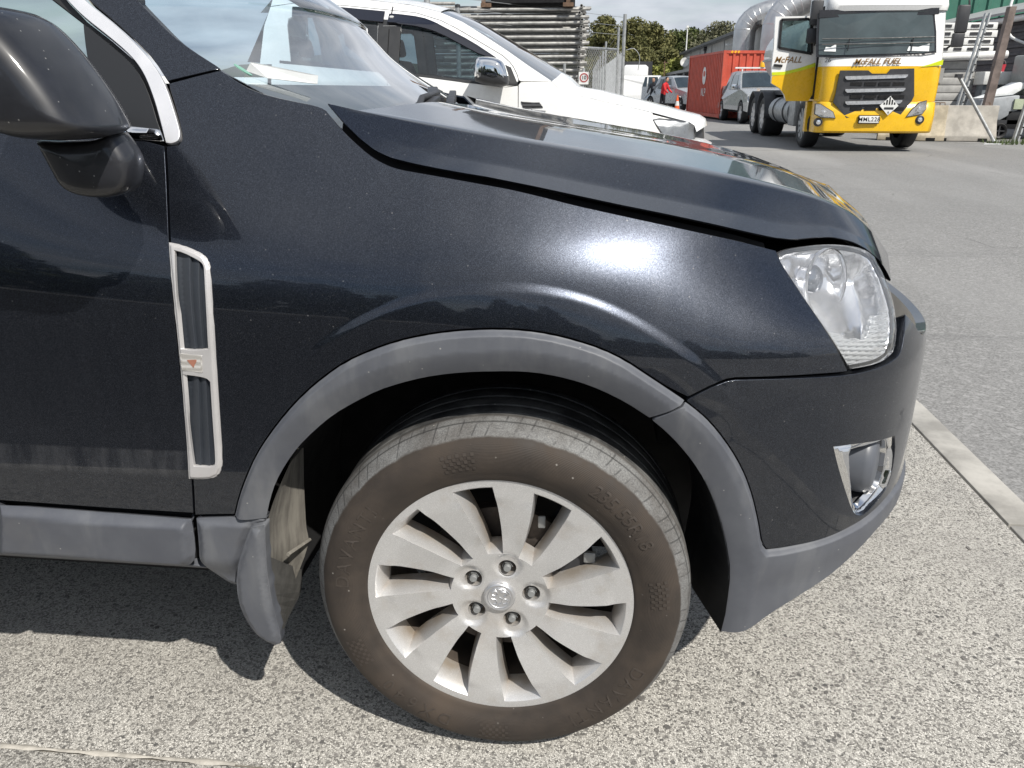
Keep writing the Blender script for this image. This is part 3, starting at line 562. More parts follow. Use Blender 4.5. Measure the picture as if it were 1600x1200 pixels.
def surf_frame(fun, off, q, h=8e-4):
    def pos0(p): return np.stack(fun(p[:, 0], p[:, 1]), 1)
    def nrm(f, p):
        a = f(p + [h, 0]) - f(p - [h, 0]); b = f(p + [0, h]) - f(p - [0, h]); n = np.cross(a, b)
        return n/np.maximum(np.linalg.norm(n, axis=1)[:, None], 1e-12)
    def pos1(p): return pos0(p) + nrm(pos0, p)*off(p)[:, None]
    if off is None: return pos0(q), nrm(pos0, q)
    return pos1(q), nrm(pos1, q)
def panel(name, poly, fun, m, parent, res=.012, extra=None, off=None, gap=0., ret=.014, holes=(), rnd=2, label=None, round_r=.0012, world=True, mirror=None):
    """sheet-metal panel: measured outline filled on a body surface, with exact normals and a turned-in edge"""
    P = np.asarray(poly, float)
    if rnd: P = rounded(P, rnd)
    if gap: P = inset(P, gap)
    if area(P) < 0: P = P[::-1]
    B = densify(P, res); Hs = [densify(rounded(h, 1), res) for h in holes]
    lo, hi = B.min(0), B.max(0)
    gx = np.arange(lo[0], hi[0], res); gy = np.arange(lo[1], hi[1], res*.87)
    G = np.array([(x + (res/2 if j % 2 else 0), y) for j, y in enumerate(gy) for x in gx])
    keep = inside(B, G) & (dist_line(G, B, True) > res*.45)
    for h in Hs: keep &= ~inside(h, G) & (dist_line(G, h, True) > res*.45)
    G = G[keep]
    if extra is not None:
        X = np.asarray(extra); X = X[inside(B, X) & (dist_line(X, B, True) > .002)]
        d2 = ((G[:, None, :] - X[None, ::3, :])**2).sum(2).min(1) if len(G)*len(X) < 4e7 else np.ones(len(G))
        G = np.vstack([G[d2 > .0042**2], X])
    loops = [B] + [h if area(h) < 0 else h[::-1] for h in Hs]
    pts = np.vstack(loops + [G]); edges = []; k = 0
    for L in loops: n = len(L); edges += [(k + i, k + (i+1) % n) for i in range(n)]; k += n
    r = delaunay_2d_cdt([Vector(p) for p in pts], edges, [], 0, 1e-7)
    q = np.array([tuple(v) for v in r[0]]); F = [f for f in r[2]]
    T = np.array(F); cen = q[T].mean(1); ok = inside(B, cen)
    for h in Hs: ok &= ~inside(h, cen)
    F = [tuple(f) for f, o in zip(F, ok) if o]
    V, N = surf_frame(fun, off, q)
    # keep the face winding agreeing with the outward normals
    a, b, c = V[[f[0] for f in F]], V[[f[1] for f in F]], V[[f[2] for f in F]]
    fl = (np.cross(b - a, c - a)*N[[f[0] for f in F]]).sum(1) < 0
    F = [f[::-1] if s else f for f, s in zip(F, fl)]
    V = list(map(tuple, V)); NN = list(map(tuple, N))
    if ret:
        for L in loops:
            p, n = surf_frame(fun, off, L); tn = np.roll(p, -1, 0) - np.roll(p, 1, 0); tn /= np.maximum(np.linalg.norm(tn, axis=1)[:, None], 1e-9)
            o = np.cross(tn, n); k = len(V); m_ = len(L)
            rows = [(p, n), (p + o*round_r - n*round_r, o), (p + o*round_r - n*ret, o)]
            for a, nn in rows: V += list(map(tuple, a)); NN += list(map(tuple, nn))
            for ri in range(2):
                for i in range(m_):
                    j = (i+1) % m_; F.append((k+ri*m_+i, k+(ri+1)*m_+i, k+(ri+1)*m_+j, k+ri*m_+j))
    me = bpy.data.meshes.new(name)
    if mirror is not None:
        V = [(x, 2*mirror - y, z) for x, y, z in V]; NN = [(x, -y, z) for x, y, z in NN]; F = [f[::-1] for f in F]
    me.from_pydata(V, [], F); me.shade_smooth()
    me.normals_split_custom_set_from_vertices(NN)
    o = link(name, me, m, parent, world)
    if label: o['label'] = label
    return o
def catmull(P, n):
    P = np.asarray(P, float); q = np.vstack([2*P[0] - P[1], P, 2*P[-1] - P[-2]]); tt = np.linspace(0, len(P) - 1, n); i = np.minimum(tt.astype(int), len(P) - 2); f = (tt - i)[:, None]
    a, b, c, d = q[i], q[i+1], q[i+2], q[i+3]
    return .5*(2*b + (c - a)*f + (2*a - 5*b + 4*c - d)*f**2 + (3*b - a - 3*c + d)*f**3)
def on_side(P): return np.stack(side(np.array(P)[:, 0], np.array(P)[:, 1]), 1)
# ------------------------------------------------------------------ ground
def struct(o): o['kind'] = 'structure'; return o
g = MB(); g.add([(-500, -400, -.012), (500, -400, -.012), (500, 700, -.012), (-500, 700, -.012)], [(0, 1, 2, 3)])
road = struct(g.build('road', ASPH))
apron = bpy.data.objects.new('concrete_apron', None); COL.objects.link(apron); struct(apron)
ys = [-1.25, -.083, 3.05, 6.2, 9.3]; xs = [-14, -10.2, -6.4, -2.6, 1.403]
for j in range(len(ys) - 1):
    for i in range(len(xs) - 1):
        m = MB(); m.box((xs[i] + .004, ys[j] + .004, -.15), (xs[i+1] - .004*(i < 3), ys[j+1] - .004, 0)); m.build('slab', CONC, apron, bevel=.004)
f = MB(); f.add([(-14, -1.25, -.007), (1.40, -1.25, -.007), (1.40, 9.3, -.007), (-14, 9.3, -.007)], [(0, 1, 2, 3)]); f.build('joint_filler', simple('joint_filler', (.16, .145, .12), .9), apron)
# old mortar smeared into the joint beside the front wheel
sm = MB(); t = np.linspace(-1.6, -.50, 60)
sm.grid([[(x, -.083 - w*(.005 + .002*math.sin(x*31) + .0015*math.sin(x*87)), .0025 - .0025*abs(w)**2) for x in t] for w in (-1, -.5, 0, .5, 1)])
sm.build('mortar_smear', simple('old_mortar', (.40, .375, .33), .9, 0, .2, 40, bump=.4, bscale=300), apron, 60)
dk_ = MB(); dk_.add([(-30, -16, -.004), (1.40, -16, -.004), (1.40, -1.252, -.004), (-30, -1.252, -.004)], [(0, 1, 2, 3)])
o = struct(dk_.build('dark_reflection_ground', simple('dark_reflection_ground', (.030, .030, .031), .85, 0, .2, 3, bump=.4, bscale=120)))  # unseen dark ground added behind the camera to darken the paint's reflections
KERBM = simple('kerb_concrete', (.36, .345, .315), .88, 0, .28, 5, bump=.45, bscale=90)
kerb = bpy.data.objects.new('kerb', None); COL.objects.link(kerb); struct(kerb)
y = -12.
for k in range(22):
    L = 1.0; m = MB(); m.box((1.409, y + .003, -.15), (1.522, y + L - .003, .002 + random.uniform(-.002, .002))); m.build('kerb_stone', KERBM, kerb, bevel=.006); y += L
# larger stones lying proud in the aggregate
pb = MB()
for _ in range(220):
    x, yy = random.uniform(-1.3, 1.38), random.uniform(-.42, 1.2); r = random.choice((.005, .006, .007, .009, .011))
    n = random.randint(5, 7); a0 = random.random()*6; e = random.uniform(.5, .9); h = random.uniform(.001, .0025)
    P = []
    for k in range(n):
        a = 6.283*k/n; q = r*random.uniform(.75, 1.1); P.append((q*math.cos(a), q*e*math.sin(a)))
    c, s = math.cos(a0), math.sin(a0); P = [(x + c*p - s*q, yy + s*p + c*q) for p, q in P]
    cx = sum(p[0] for p in P)/n; cy = sum(p[1] for p in P)/n
    if abs(cy + .083) < .02: continue
    top = [(cx + (p - cx)*.72, cy + (q - cy)*.72, h) for p, q in P]
    pb.add([(p, q, -.002) for p, q in P] + top, [tuple(range(n, 2*n))] + [(i, (i+1) % n, (i+1) % n + n, i + n) for i in range(n)])
st = NT('aggregate_stone'); st.set(col=st.mix(st.noise(28, 2, .5, st.world()), (.06, .058, .056), (.24, .225, .205)), rough=.8)
ps = pb.build('aggregate_stones', st.m, apron, fix=False); ps['kind'] = 'stuff'
# ------------------------------------------------------------------ the near car
suv = thing('black_suv', 'dusty black SUV filling the foreground with silver ten spoke alloy wheel', 'car', (-.9, .9, 0))
W_ = lambda k: D[k]
dl = D['door_low']; de = D['door_edge']; dt = D['door_top']
panel('front_door', [(-1.52, .522)] + dl[::-1] + de + dt[1:] + [(-1.30, 1.195), (-1.52, 1.20)], side, PAINT, suv, .014, gap=.0027, ret=.018)
vent_hole = inset(D['vent'], .004)
CREASE = []
for a in np.arange(42, 136, .45):   # rows of points that follow the crease over the wheel arch
    rc = np.interp(a, _ca, _cr)
    for o_ in (-.0135, -.009, -.006, -.003, 0, .003, .006, .009, .0135):
        xx, zz_ = (rc + o_)*math.cos(math.radians(a)), .345 + (rc + o_)*math.sin(math.radians(a))
        xs_ = side(_TU, np.full(len(_TU), zz_))[0]; j_ = int(np.argmax(xs_)); CREASE.append((float(np.interp(xx, xs_[:j_], _TU[:j_])), zz_))
panel('front_fender', D['fender'], side, PAINT, suv, .0075, extra=CREASE, gap=.0027, ret=.018, holes=[vent_hole])
# bumper skin with its fog lamp opening
TOPB = D['bumper_top']; AFO = D['arch_front_o']
bump_off = lambda q: .001 + .007*smooth(.40, .62, q[:, 0])
fo = D['fog_o']
bumper = panel('front_bumper', TOPB + [(.815, .818), (.838, .795), (.87, .778), (UMAX, .77), (UMAX, .50), (.93, .50)] + AFO[::-1], side, PAINT, suv, .009, off=bump_off, gap=.0022, ret=.018, holes=[inset(fo, .002)])
# arch and lip cladding
AO, AI = D['arch_rear_o'], D['arch_rear_i']
def rim_rows(P):   # rows of points just inside an outline, so its rounded edge is evenly modelled
    P = rounded(np.array(P), 1); return np.vstack([densify(inset(P, .0012 + d), .006) for d in (.0035, .0065, .010)])
def off_arch(q):
    d = dist_line(q, AO); di = dist_line(q, AI)
    return .002 + .011*smooth(0, .011, d) - .017*np.clip(1 - di/.038, 0, 1)**1.25
panel('wheel_arch_trim', AO + AI[::-1], side, CLAD, suv, .0055, extra=rim_rows(AO + AI[::-1]), off=off_arch, gap=.0012, ret=.035, rnd=1)
AFI = D['arch_front_i']; LL = D['lip_low'][:-3]
def off_lip(q):
    d = dist_line(q, AFO + [(UMAX, .495)]); di = dist_line(q, AFI)
    return .002 + .012*smooth(0, .010, d) - .015*np.clip(1 - di/.042, 0, 1)**1.25 - .006*smooth(.02, .09, d)*smooth(.42, .5, q[:, 0])
panel('lower_bumper_lip', AFO + [(.93, .492), (UMAX, .492), (UMAX, .425), (.87, .432)] + LL[::-1] + AFI[::-1], side, CLAD, suv, .007, extra=rim_rows(AFO + [(.93, .492), (UMAX, .492), (UMAX, .425), (.87, .432)] + LL[::-1] + AFI[::-1]), off=off_lip, gap=.0012, ret=.035, rnd=1)
def off_sill(q): return .002 + .016*smooth(0, .018, dist_line(q, D['sill_trim'], True))
panel('sill_trim', [(-1.52, .395), (-1.52, .51)] + D['sill_trim'], side, CLAD, suv, .009, off=off_sill, gap=.002, ret=.03, rnd=1)
panel('rocker_panel', [(-2.2, .352), (-2.2, .392)] + D['rocker'], side, CLAD, suv, .010, off=lambda q: -.012 - .03*smooth(.385, .35, q[:, 1]), ret=.06, rnd=1)
def off_fc(q): return .001 + .010*smooth(0, .016, dist_line(q, D['fender_clad'], True)) - .018*smooth(.42, .36, q[:, 1])
panel('fender_lower_trim', D['fender_clad'], side, CLAD, suv, .008, off=off_fc, gap=.0015, ret=.03, rnd=1)
flap = panel('mud_flap', D['flap'], side, CLAD, suv, .007, off=lambda q: .012 + .008*smooth(0, .012, dist_line(q, D['flap'], True)), ret=.02, rnd=1)
def sheet(name, rows, m, parent, n=14, thick=.004, smooth_a=60):
    A = [catmull(r, n) for r in rows]; b = MB(); b.grid([[tuple(p) for p in r] for r in A]); o = b.build(name, m, parent, smooth_a)
    s = o.modifiers.new('thickness', 'SOLIDIFY'); s.thickness = thick; return o
mb = MB(); A, B = catmull(D['flap_near'], 10), catmull(D['flap_far'], 10)
mb.grid([[tuple(p) for p in A], [tuple(p) for p in B], [(p[0] - .006, p[1], p[2]) for p in B], [(p[0] - .006, p[1], p[2]) for p in A]]); o = mb.build('flap_face', simple('flap_rubber', (.085, .083, .078), .75, 0, .25, 30), None)
o.parent = flap
mb = MB(); A, B = catmull(D['liner_near'], 16), catmull(D['liner_far'], 16)
mb.grid([[tuple(p) for p in A]] + [[tuple(p + (q - p)*f + np.array([-.014*math.sin(f*3.1), 0, 0])) for p, q in zip(A, B)] for f in (.15, .3, .5, .7, .85)] + [[tuple(p) for p in B], [(p[0] - .03, p[1], p[2]) for p in B]])
o = mb.build('dusty_arch_liner', DUSTYP, suv, 60)
rb = MB(); P0, P1 = A[9], B[11]
rb.tube([tuple(A[12] + (B[10] - A[12])*f + np.array([.006, 0, 0])) for f in (.35, .7, .95)], .004, 6); rb.build('liner_rib', DUSTYP, o, 60, world=False)
# wheel arch liner and dark body inside
ln = MB(); rows = []
for yy in (.065, .12, .25, .40, .52):
    rows.append([(.452*math.cos(t), yy, .345 + .452*math.sin(t)) for t in np.linspace(math.radians(-7), math.radians(193), 48)])
ln.grid(rows)
ln.add([(x, .52, z) for x, z in ((-.6, .15), (.6, .15), (.6, 1.0), (-.6, 1.0))], [(0, 1, 2, 3)])
ln.build('wheel_arch_liner', MATT, suv, 50)
lb = MB(); AI2 = [p for p in AFI if p[1] < .62]
R0 = on_side(AI2); lb.grid([[(x + .002, y_ - .004, z) for x, y_, z in R0], [(x - .012 - .03*(i/len(R0)), y_ + .10, z + .02) for i, (x, y_, z) in enumerate(R0)], [(x - .03 - .02*(i/len(R0)), y_ + .24, z + .03) for i, (x, y_, z) in enumerate(R0)]])
lb.build('front_splash_guard', BLACK, suv, 60)
ub = MB(); ub.box((-3.2, .35, .26), (-.55, 1.45, .42)); ub.box((-.7, .545, .36), (.60, 1.25, .93)); ub.box((-3.3, .06, .38), (-.50, 1.74, .50)); ub.box((.30, .38, .50), (.69, 1.42, .905)); ub.build('underbody', MATT, suv); ub = MB(); ub.box((-.50, .045, .335), (-.465, .5, .50)); ub.build('light_leak_plate', MATT, suv)  # last plate is unseen, added to stop sun leaking behind the mud flap
GAP = D['fender'][:20]
panel('bonnet_channel', [(u, z - .075) for u, z in D['fender'][2:20]] + [(u, z + .018) for u, z in D['fender'][2:20]][::-1], side, MATT, suv, .02, off=lambda q: q[:, 0]*0 - .024, ret=0, rnd=0)
panel('door_channel', [(u - .03, z) for u, z in de] + [(u + .012, z) for u, z in de][::-1], side, MATT, suv, .02, off=lambda q: q[:, 0]*0 - .017, ret=0, rnd=0)
panel('bumper_channel', [(u, z - .02) for u, z in TOPB[:9]] + [(u, z + .02) for u, z in TOPB[:9]][::-1], side, MATT, suv, .02, off=lambda q: q[:, 0]*0 - .017, ret=0, rnd=0)
panel('sill_channel', [(-1.5, .36), (-.44, .36), (-.44, .53), (-1.5, .53)], side, MATT, suv, .03, off=lambda q: q[:, 0]*0 - .03, ret=0, rnd=0)
# bonnet
E3 = on_side(D['hood_e']); E3[:, 2] += .002
E3 = np.vstack([E3, [(.800, .62, .874), (.835, .9, .870)]])
def fit(P, deg):
    P = np.array(P); t = np.linspace(0, 1, len(P)); return np.stack([np.polyval(np.polyfit(t, P[:, i], deg), t) for i in range(3)], 1)
R3 = np.vstack([fit(D['hood_r'], 5), [(.738, .64, .955), (.775, .9, .955)]])
C3 = np.vstack([fit(D['hood_c'] + [(.600, .9, 1.034), (.645, .9, 1.020)], 4), [(.675, .9, 1.008), (.70, .9, .998)]])
M3 = R3*.45 + C3*.55; M3[:, 2] += np.linspace(.012, .010, len(M3))
n_ = 100
ts_ = np.linspace(0, 10, n_); te_ = np.concatenate([np.arange(33)/4., [9, 10]])
Ed = np.stack([np.interp(ts_, te_, E3[:, i]) for i in range(3)], 1)
ctl = [Ed] + [catmull(x, n_) for x in (R3, M3, C3)]
def bspline(P, it=3):
    P = np.asarray(P, float)
    for _ in range(it): P = np.vstack([P[:1], np.stack([.75*P[:-1] + .25*P[1:], .25*P[:-1] + .75*P[1:]], 1).reshape(-1, 3), P[-1:]])
    return P
rows = []
for i in range(n_):
    e, r, m_, c = [q[i] for q in ctl]; f = i/(n_ - 1)
    k = e + (r - e)*.36 + np.array([0, 0, -.007*math.sin(math.pi*min(1, f*1.15))])
    half = [e, e + (k - e)*.45, e + (k - e)*.8, k, k + (r - k)*.22, k + (r - k)*.55, r - (r - k)*.24, r, r + (m_ - r)*.16, r + (m_ - r)*.5, m_, m_ + (c - m_)*.6]
    full = np.vstack([half, [c], [(p[0], 1.8 - p[1], p[2]) for p in half[::-1]]])
    rows.append(bspline(full))
hb = MB(); hb.grid([[tuple(p) for p in r] for r in rows])
e0 = [r[0] for r in rows]
hood = hb.build('bonnet', PAINT, suv, 180)
fl = MB()
fl.grid([[tuple(p) for p in e0], [(p[0], p[1] + .0015, p[2] - .0025) for p in e0], [(p[0] - .001, p[1] + .006, p[2] - .0035) for p in e0], [(p[0] - .01, p[1] + .05, p[2] - .001) for p in e0]])
fl.build('bonnet_edge', PAINT, hood, 60, world=False)
# front grille behind the bonnet nose
gr = MB(); P = [side(np.array([u]), np.array([z])) for u in (.80, UMAX) for z in (.66, .86)]
gr.add([(.72, .42, .70), (.77, .9, .70), (.72, 1.38, .70), (.72, 1.38, .90), (.77, .9, .90), (.72, .42, .90)], [(0, 1, 4, 5), (1, 2, 3, 4)]); gr.build('grille', BLACK, suv)

# headlamp
LP = D['lamp']; IND = D['lamp_indicator']
lamp = panel('headlight', LP, side, BLACK, suv, .012, off=lambda q: -.055 + .047*smooth(.020, .0, dist_line(q, LP, True)), gap=.002, ret=.0, rnd=1)
panel('chrome_surround', LP, side, BOWL, lamp, .006, off=lambda q: -.050 + .044*smooth(.034, .004, dist_line(q, LP, True)) + 0, gap=.005, ret=0, rnd=1, world=False)
cpt = Vector(D['indic_pos'][0]); ax = Vector((.66, -.74, .10)).normalized()
MR = ax.to_track_quat('Y', 'Z').to_matrix().to_4x4(); MR.translation = cpt - ax*.030 + Vector((-.012, .012, -.006))
def oriented(b, M): b.v = [tuple(M @ Vector(p)) for p in b.v]; return b
bw = MB(); bw.lathe([(.058, .012), (.060, .006), (.057, .002), (.053, -.010), (.045, -.022), (.033, -.032), (.030, -.028)], n=48); oriented(bw, MR).build('lamp_reflector', BOWL, lamp, 50, world=False)
pj = MB(); pj.lathe([(.030, -.028)] + [(.030*math.cos(t), -.024 + .020*math.sin(t)) for t in np.linspace(0, 1.57, 9)], n=40); oriented(pj, MR).build('projector_lens', simple('projector_glass', (.30, .31, .33), .08, .7, .05), lamp, 60, world=False)
hs = MB(); hs.lathe([(.0595, .013), (.0605, .010), (.0595, .007)], n=48); oriented(hs, MR).build('lamp_ring', SATIN, lamp, 50, world=False)
RIB = NT('ribbed_indicator_lens'); RIB.set(col=(.66, .67, .68), rough=.18, metal=.55, coat=1.0); RIB = RIB.m
panel('indicator_lens', IND, side, RIB, lamp, .0035, off=lambda q: -.012 + .0035*np.abs(np.sin(q[:, 1]*math.pi/.0085 + q[:, 0]*60)), gap=.003, ret=.01, rnd=1, world=False)
panel('lamp_cover', LP, side, LENS, lamp, .010, off=lambda q: .001 + .004*smooth(0, .015, dist_line(q, LP, True)), gap=.0028, ret=.010, rnd=1, world=False)
panel('lamp_seal', LP, side, RUBBER, lamp, .010, off=lambda q: q[:, 0]*0 - .006, ret=.004, rnd=1, holes=[inset(LP, .006)], gap=.0005, world=False)

# fog lamp recess
fi = D['fog_i']
fog = panel('fog_lamp', fo, side, GREYP, suv, .010, off=lambda q: -.050 + .048*smooth(.012, 0, dist_line(q, fo, True)), gap=.002, ret=0, rnd=1)
panel('chrome_frame', [(u - .004*(u > .74), z) for u, z in fo], side, CHROME, fog, .005, off=lambda q: .006 + .007*smooth(0, .014, dist_line(q, fo, True)) - .016*smooth(.016, .0, dist_line(q, fi, True)), gap=.001, ret=.012, holes=[np.array(fi)], rnd=1, world=False)
fc = Vector(on_side([(.712, .560)])[0]) + Vector((.012, .045, 0)); MF = Vector((.93, -.36, .02)).normalized().to_track_quat('Y', 'Z').to_matrix().to_4x4(); MF.translation = fc
fb = MB(); fb.lathe([(.066, -.08), (.066, -.012), (.064, -.004), (.060, .0)] + [(.060*math.cos(t), .012*math.sin(t)) for t in np.linspace(.2, 1.57, 6)], n=36); oriented(fb, MF).build('fog_bulb_housing', simple('fog_housing_grey', (.10, .108, .125), .38), fog, 50, world=False)
# parking sensor
sc_ = D['sensor'][0]; th = np.linspace(0, 6.283, 17)[:-1]
panel('parking_sensor', [(sc_[0] + .0105*math.cos(t), sc_[1] + .0105*math.sin(t)) for t in th], side, PAINT, suv, .006, off=lambda q: .008 + .0015*smooth(0, .003, dist_line(q, [(sc_[0] + .0105*math.cos(t), sc_[1] + .0105*math.sin(t)) for t in th], True)), ret=.004, rnd=0)

# side vent on the fender
vf = panel('side_vent', D['vent'], side, SILVERP, suv, .0025, off=lambda q: .002 + .004*smooth(0, .005, dist_line(q, D['vent'], True)), ret=.007, holes=[D['vent_up'], D['vent_down']], rnd=1)
def clip(poly, a, b):
    out = []; n = len(poly); s = lambda p: (b[0]-a[0])*(p[1]-a[1]) - (b[1]-a[1])*(p[0]-a[0])
    for i in range(n):
        p, q = poly[i], poly[(i+1) % n]; sp_, sq = s(p), s(q)
        if sp_ >= 0: out.append(p)
        if sp_*sq < 0: t = sp_/(sp_ - sq); out.append((p[0] + (q[0]-p[0])*t, p[1] + (q[1]-p[1])*t))
    return out
for key, L0, L1, R0_, R1_ in (('vent_up', (-.5085, .977), (-.5085, .818), (-.4625, .965), (-.4695, .823)), ('vent_down', (-.5085, .783), (-.531, .603), (-.470, .776), (-.4815, .605))):
    poly = [tuple(p) for p in inset(D[key], -.001)]
    for k in range(3):
        t0, t1 = k/3, (k+1)/3
        lp = lambda t, A, B: (A[0] + (B[0]-A[0])*t, A[1] + (B[1]-A[1])*t)
        def ext(t):
            p, q = lp(t, L0, R0_), lp(t, L1, R1_); d = (q[0]-p[0], q[1]-p[1]); return (p[0]-d[0]*.5, p[1]-d[1]*.5), (q[0]+d[0]*.5, q[1]+d[1]*.5)
        pg = poly
        if k > 0: a, b = ext(t0); pg = clip(pg, a, b)
        if k < 2: a, b = ext(t1); pg = clip(pg, b, a)
        if len(pg) < 3: continue
        def so(q, t0=t0, t1=t1):
            zt = (q[:, 1] - L1[1])/(L0[1] - L1[1]); ul = L1[0] + (L0[0]-L1[0])*zt; ur = R1_[0] + (R0_[0]-R1_[0])*zt
            t = np.clip(((q[:, 0] - ul)/(ur - ul) - t0)/(t1 - t0), 0, 1); return -.0045 + .006*t
        panel('vent_slat', pg, side, SLATM, vf, .005, off=so, gap=.0004, ret=.008, rnd=0, world=False)
vl = D['vent_lamp']
panel('side_repeater', vl, side, NT('repeater_lens').set(col=(.52, .50, .47), rough=.25, coat=1., metal=.2).m, vf, .003, off=lambda q: .0065 + .0008*np.abs(np.sin(q[:, 1]*900)), ret=.006, rnd=0, world=False)
vm = np.mean(vl, 0)
panel('repeater_bulb', [(vm[0] - .006, vm[1] + .005), (vm[0] + .010, vm[1] + .006), (vm[0] + .003, vm[1] - .007)], side, simple('bulb_orange', (.36, .16, .11), .4), vf, .003, off=lambda q: q[:, 0]*0 + .0078, ret=.001, rnd=0, world=False)

# window surround
panel('window_trim', D['strip_o'] + D['strip_i'][::-1], side, simple('bright_window_trim', (.74, .74, .76), .26, .5, .02), suv, .004, off=lambda q: .0045 + q[:, 0]*0, gap=.0026, ret=.014, rnd=2)
panel('corner_panel', D['quarter'], side, NT('quarter_black').set(col=(.016, .017, .019), rough=.28).m, suv, .012, off=lambda q: q[:, 0]*0 - .003, ret=.01, rnd=1)
qd = D['quarter']; si = D['strip_i']
panel('window_frame', [(-1.52, 1.60), (-1.2, 1.585), (-.90, 1.50), (-.78, 1.425)] + si + [(-.53, 1.130), (-1.52, 1.175)], side, BLACK, suv, .02, off=lambda q: q[:, 0]*0 - .012, ret=.006, rnd=0, holes=[np.array([(-.674, 1.305), (-.672, 1.265), (-.66, 1.232), (-.638, 1.205), (-.605, 1.165), (-1.45, 1.20), (-1.45, 1.55), (-1.2, 1.54), (-.93, 1.465), (-.80, 1.395)])])
panel('side_window', [(-.66, 1.31), (-.60, 1.16), (-1.46, 1.19), (-1.46, 1.56), (-1.2, 1.55), (-.93, 1.475), (-.79, 1.40)], side, SIDEGLASS, suv, .03, off=lambda q: q[:, 0]*0 - .016, ret=0, rnd=0)
panel('belt_moulding', D['belt'] + [], side, CHROME, suv, .006, off=lambda q: .003 + .003*smooth(0, .006, dist_line(q, D['belt'], True)), ret=.01, rnd=0)
panel('belt_moulding', [(-1.5, 1.185), (-.602, 1.158), (-.602, 1.143), (-1.5, 1.17)], side, CHROME, suv, .012, off=lambda q: .002 + q[:, 0]*0, ret=.008, rnd=0)
PI_, PO_ = D['pillar_in'], D['pillar_out']
panel('windscreen_pillar', [(-1.05, 1.615)] + PO_ + PI_ + [(-.98, 1.60)], side, PAINT, suv, .010, gap=.0015, ret=.02, rnd=1)
# far flank, seen through the cabin
for nm, pl in (('far_door', [(-1.52, .5), (-.5, .5), (-.5, 1.15), (-1.52, 1.19)]), ('far_pillar', [(-1.05, 1.60)] + PO_ + PI_ + [(-.98, 1.60)]), ('far_fender', D['fender'])):
    panel(nm, pl, side, PAINT, suv, .03, ret=.01, rnd=0, mirror=.9)
panel('rear_door', [(-2.35, .80), (-2.15, .56), (-2.05, .40), (-1.53, .40), (-1.53, 1.20), (-2.35, 1.21)], side, PAINT, suv, .03, gap=.003, rnd=0)
panel('rear_quarter', [(-3.35, .60), (-3.17, .62), (-3.05, .76), (-2.8, .83), (-2.6, .83), (-2.36, .80), (-2.36, 1.21), (-3.30, 1.23)], side, PAINT, suv, .03, gap=.003, rnd=0)
panel('rear_window', [(-3.1, 1.24), (-1.56, 1.21), (-1.56, 1.56), (-2.5, 1.58), (-3.0, 1.48)], side, DARKGLASS, suv, .04, off=lambda q: q[:, 0]*0 - .012, ret=0, rnd=0)
# windscreen
N3 = on_side(PI_); N3[:, 1] += .006; N3[:, 2] -= .006
N3 = np.vstack([[(-.27, N3[0][1] + .055, 1.118), (-.36, N3[0][1] + .03, 1.178)], N3, [(-.98, .30, 1.595)]])
Nf = catmull(N3, 30); rows = []
for i in range(30):
    x, y_, z = Nf[i]; r = []
    for w in np.linspace(-1, 1, 33):
        b = (1 - abs(w)**2.2); r.append((x + .12*b, .9 + w*(.9 - y_), z + .035*b*(i/29)))
    rows.append(r)
wsm = MB(); wsm.grid(rows); ws = wsm.build('windscreen', WSGLASS, suv, 180)
fr = MB(); fr.grid([[tuple(Vector(r[0]).lerp(Vector(r[1]), j) + Vector((-.004, 0, -.004))) for j in (0, .4)] for r in rows] ); fr.build('screen_border', MATT, ws, 180, world=False)
fr = MB(); fr.grid([[tuple(Vector(r[-1]).lerp(Vector(r[-2]), j) + Vector((-.004, 0, -.004))) for j in (0, .4)] for r in rows] ); fr.build('screen_border', MATT, ws, 180, world=False)
fm = MB(); fm.tube([tuple(Vector(r[-1]) + Vector((.004, 0, .004))) for r in rows], .007, 6); fm.build('screen_moulding', SATIN, ws, 60, world=False)
rf = MB(); top = rows[-1]
rf.grid([[tuple(p) for p in top]] + [[(p[0] - d, .9 + (p[1] - .9)*(1.0 + .05*min(1, d)), p[2] + h) for p in top] for d, h in ((.25, .045), (.6, .075), (1.2, .08), (1.9, .04), (2.25, -.05), (2.42, -.30), (2.5, -.50))]); rf.build('roof', PAINT, suv, 60)
tg = MB(); tg.box((-3.42, .12, .45), (-3.36, 1.68, 1.12)); tg.build('tailgate', PAINT, suv)
# things stuck inside the screen
def flat(name, pts, m, parent, thick=.001, world=True):
    b = MB(); n = len(pts); b.add([tuple(p) for p in pts] + [(p[0] - thick, p[1], p[2] - thick) for p in pts], [tuple(range(n)), tuple(range(n, 2*n))[::-1]] + [(i, i+n, (i+1) % n + n, (i+1) % n) for i in range(n)]); return b.build(name, m, parent, world=world)
def glass_pt(u, w):  # u along the pillar, w across
    f = u*29; i = min(int(f), 28); a = Vector(rows[i][0]).lerp(Vector(rows[i+1][0]), f - i)
    k = (w + 1)*16; j = min(int(k), 31)
    p = Vector(rows[i][j]).lerp(Vector(rows[i][j+1]), k - j); q = Vector(rows[i+1][j]).lerp(Vector(rows[i+1][j+1]), k - j); return p.lerp(q, f - i)
pp = [Vector(p) for p in D['paper']]
pt = thing('permit_strip', 'white paper strip lying behind the windscreen of the black SUV', 'paper', tuple(pp[0])); flat('sheet', pp, PAPER, pt)
stc = Vector(D['sticker'][0]); stk = MB(); ux = Vector((.62, .25, -.45)).normalized(); uy = Vector((-.3, .9, .1)); uy = (uy - ux*uy.dot(ux)).normalized()
flat('round_sticker', [stc + ux*.016*math.cos(t) + uy*.016*math.sin(t) for t in np.linspace(0, 6.28, 19)[:-1]], STICK, ws, world=False)
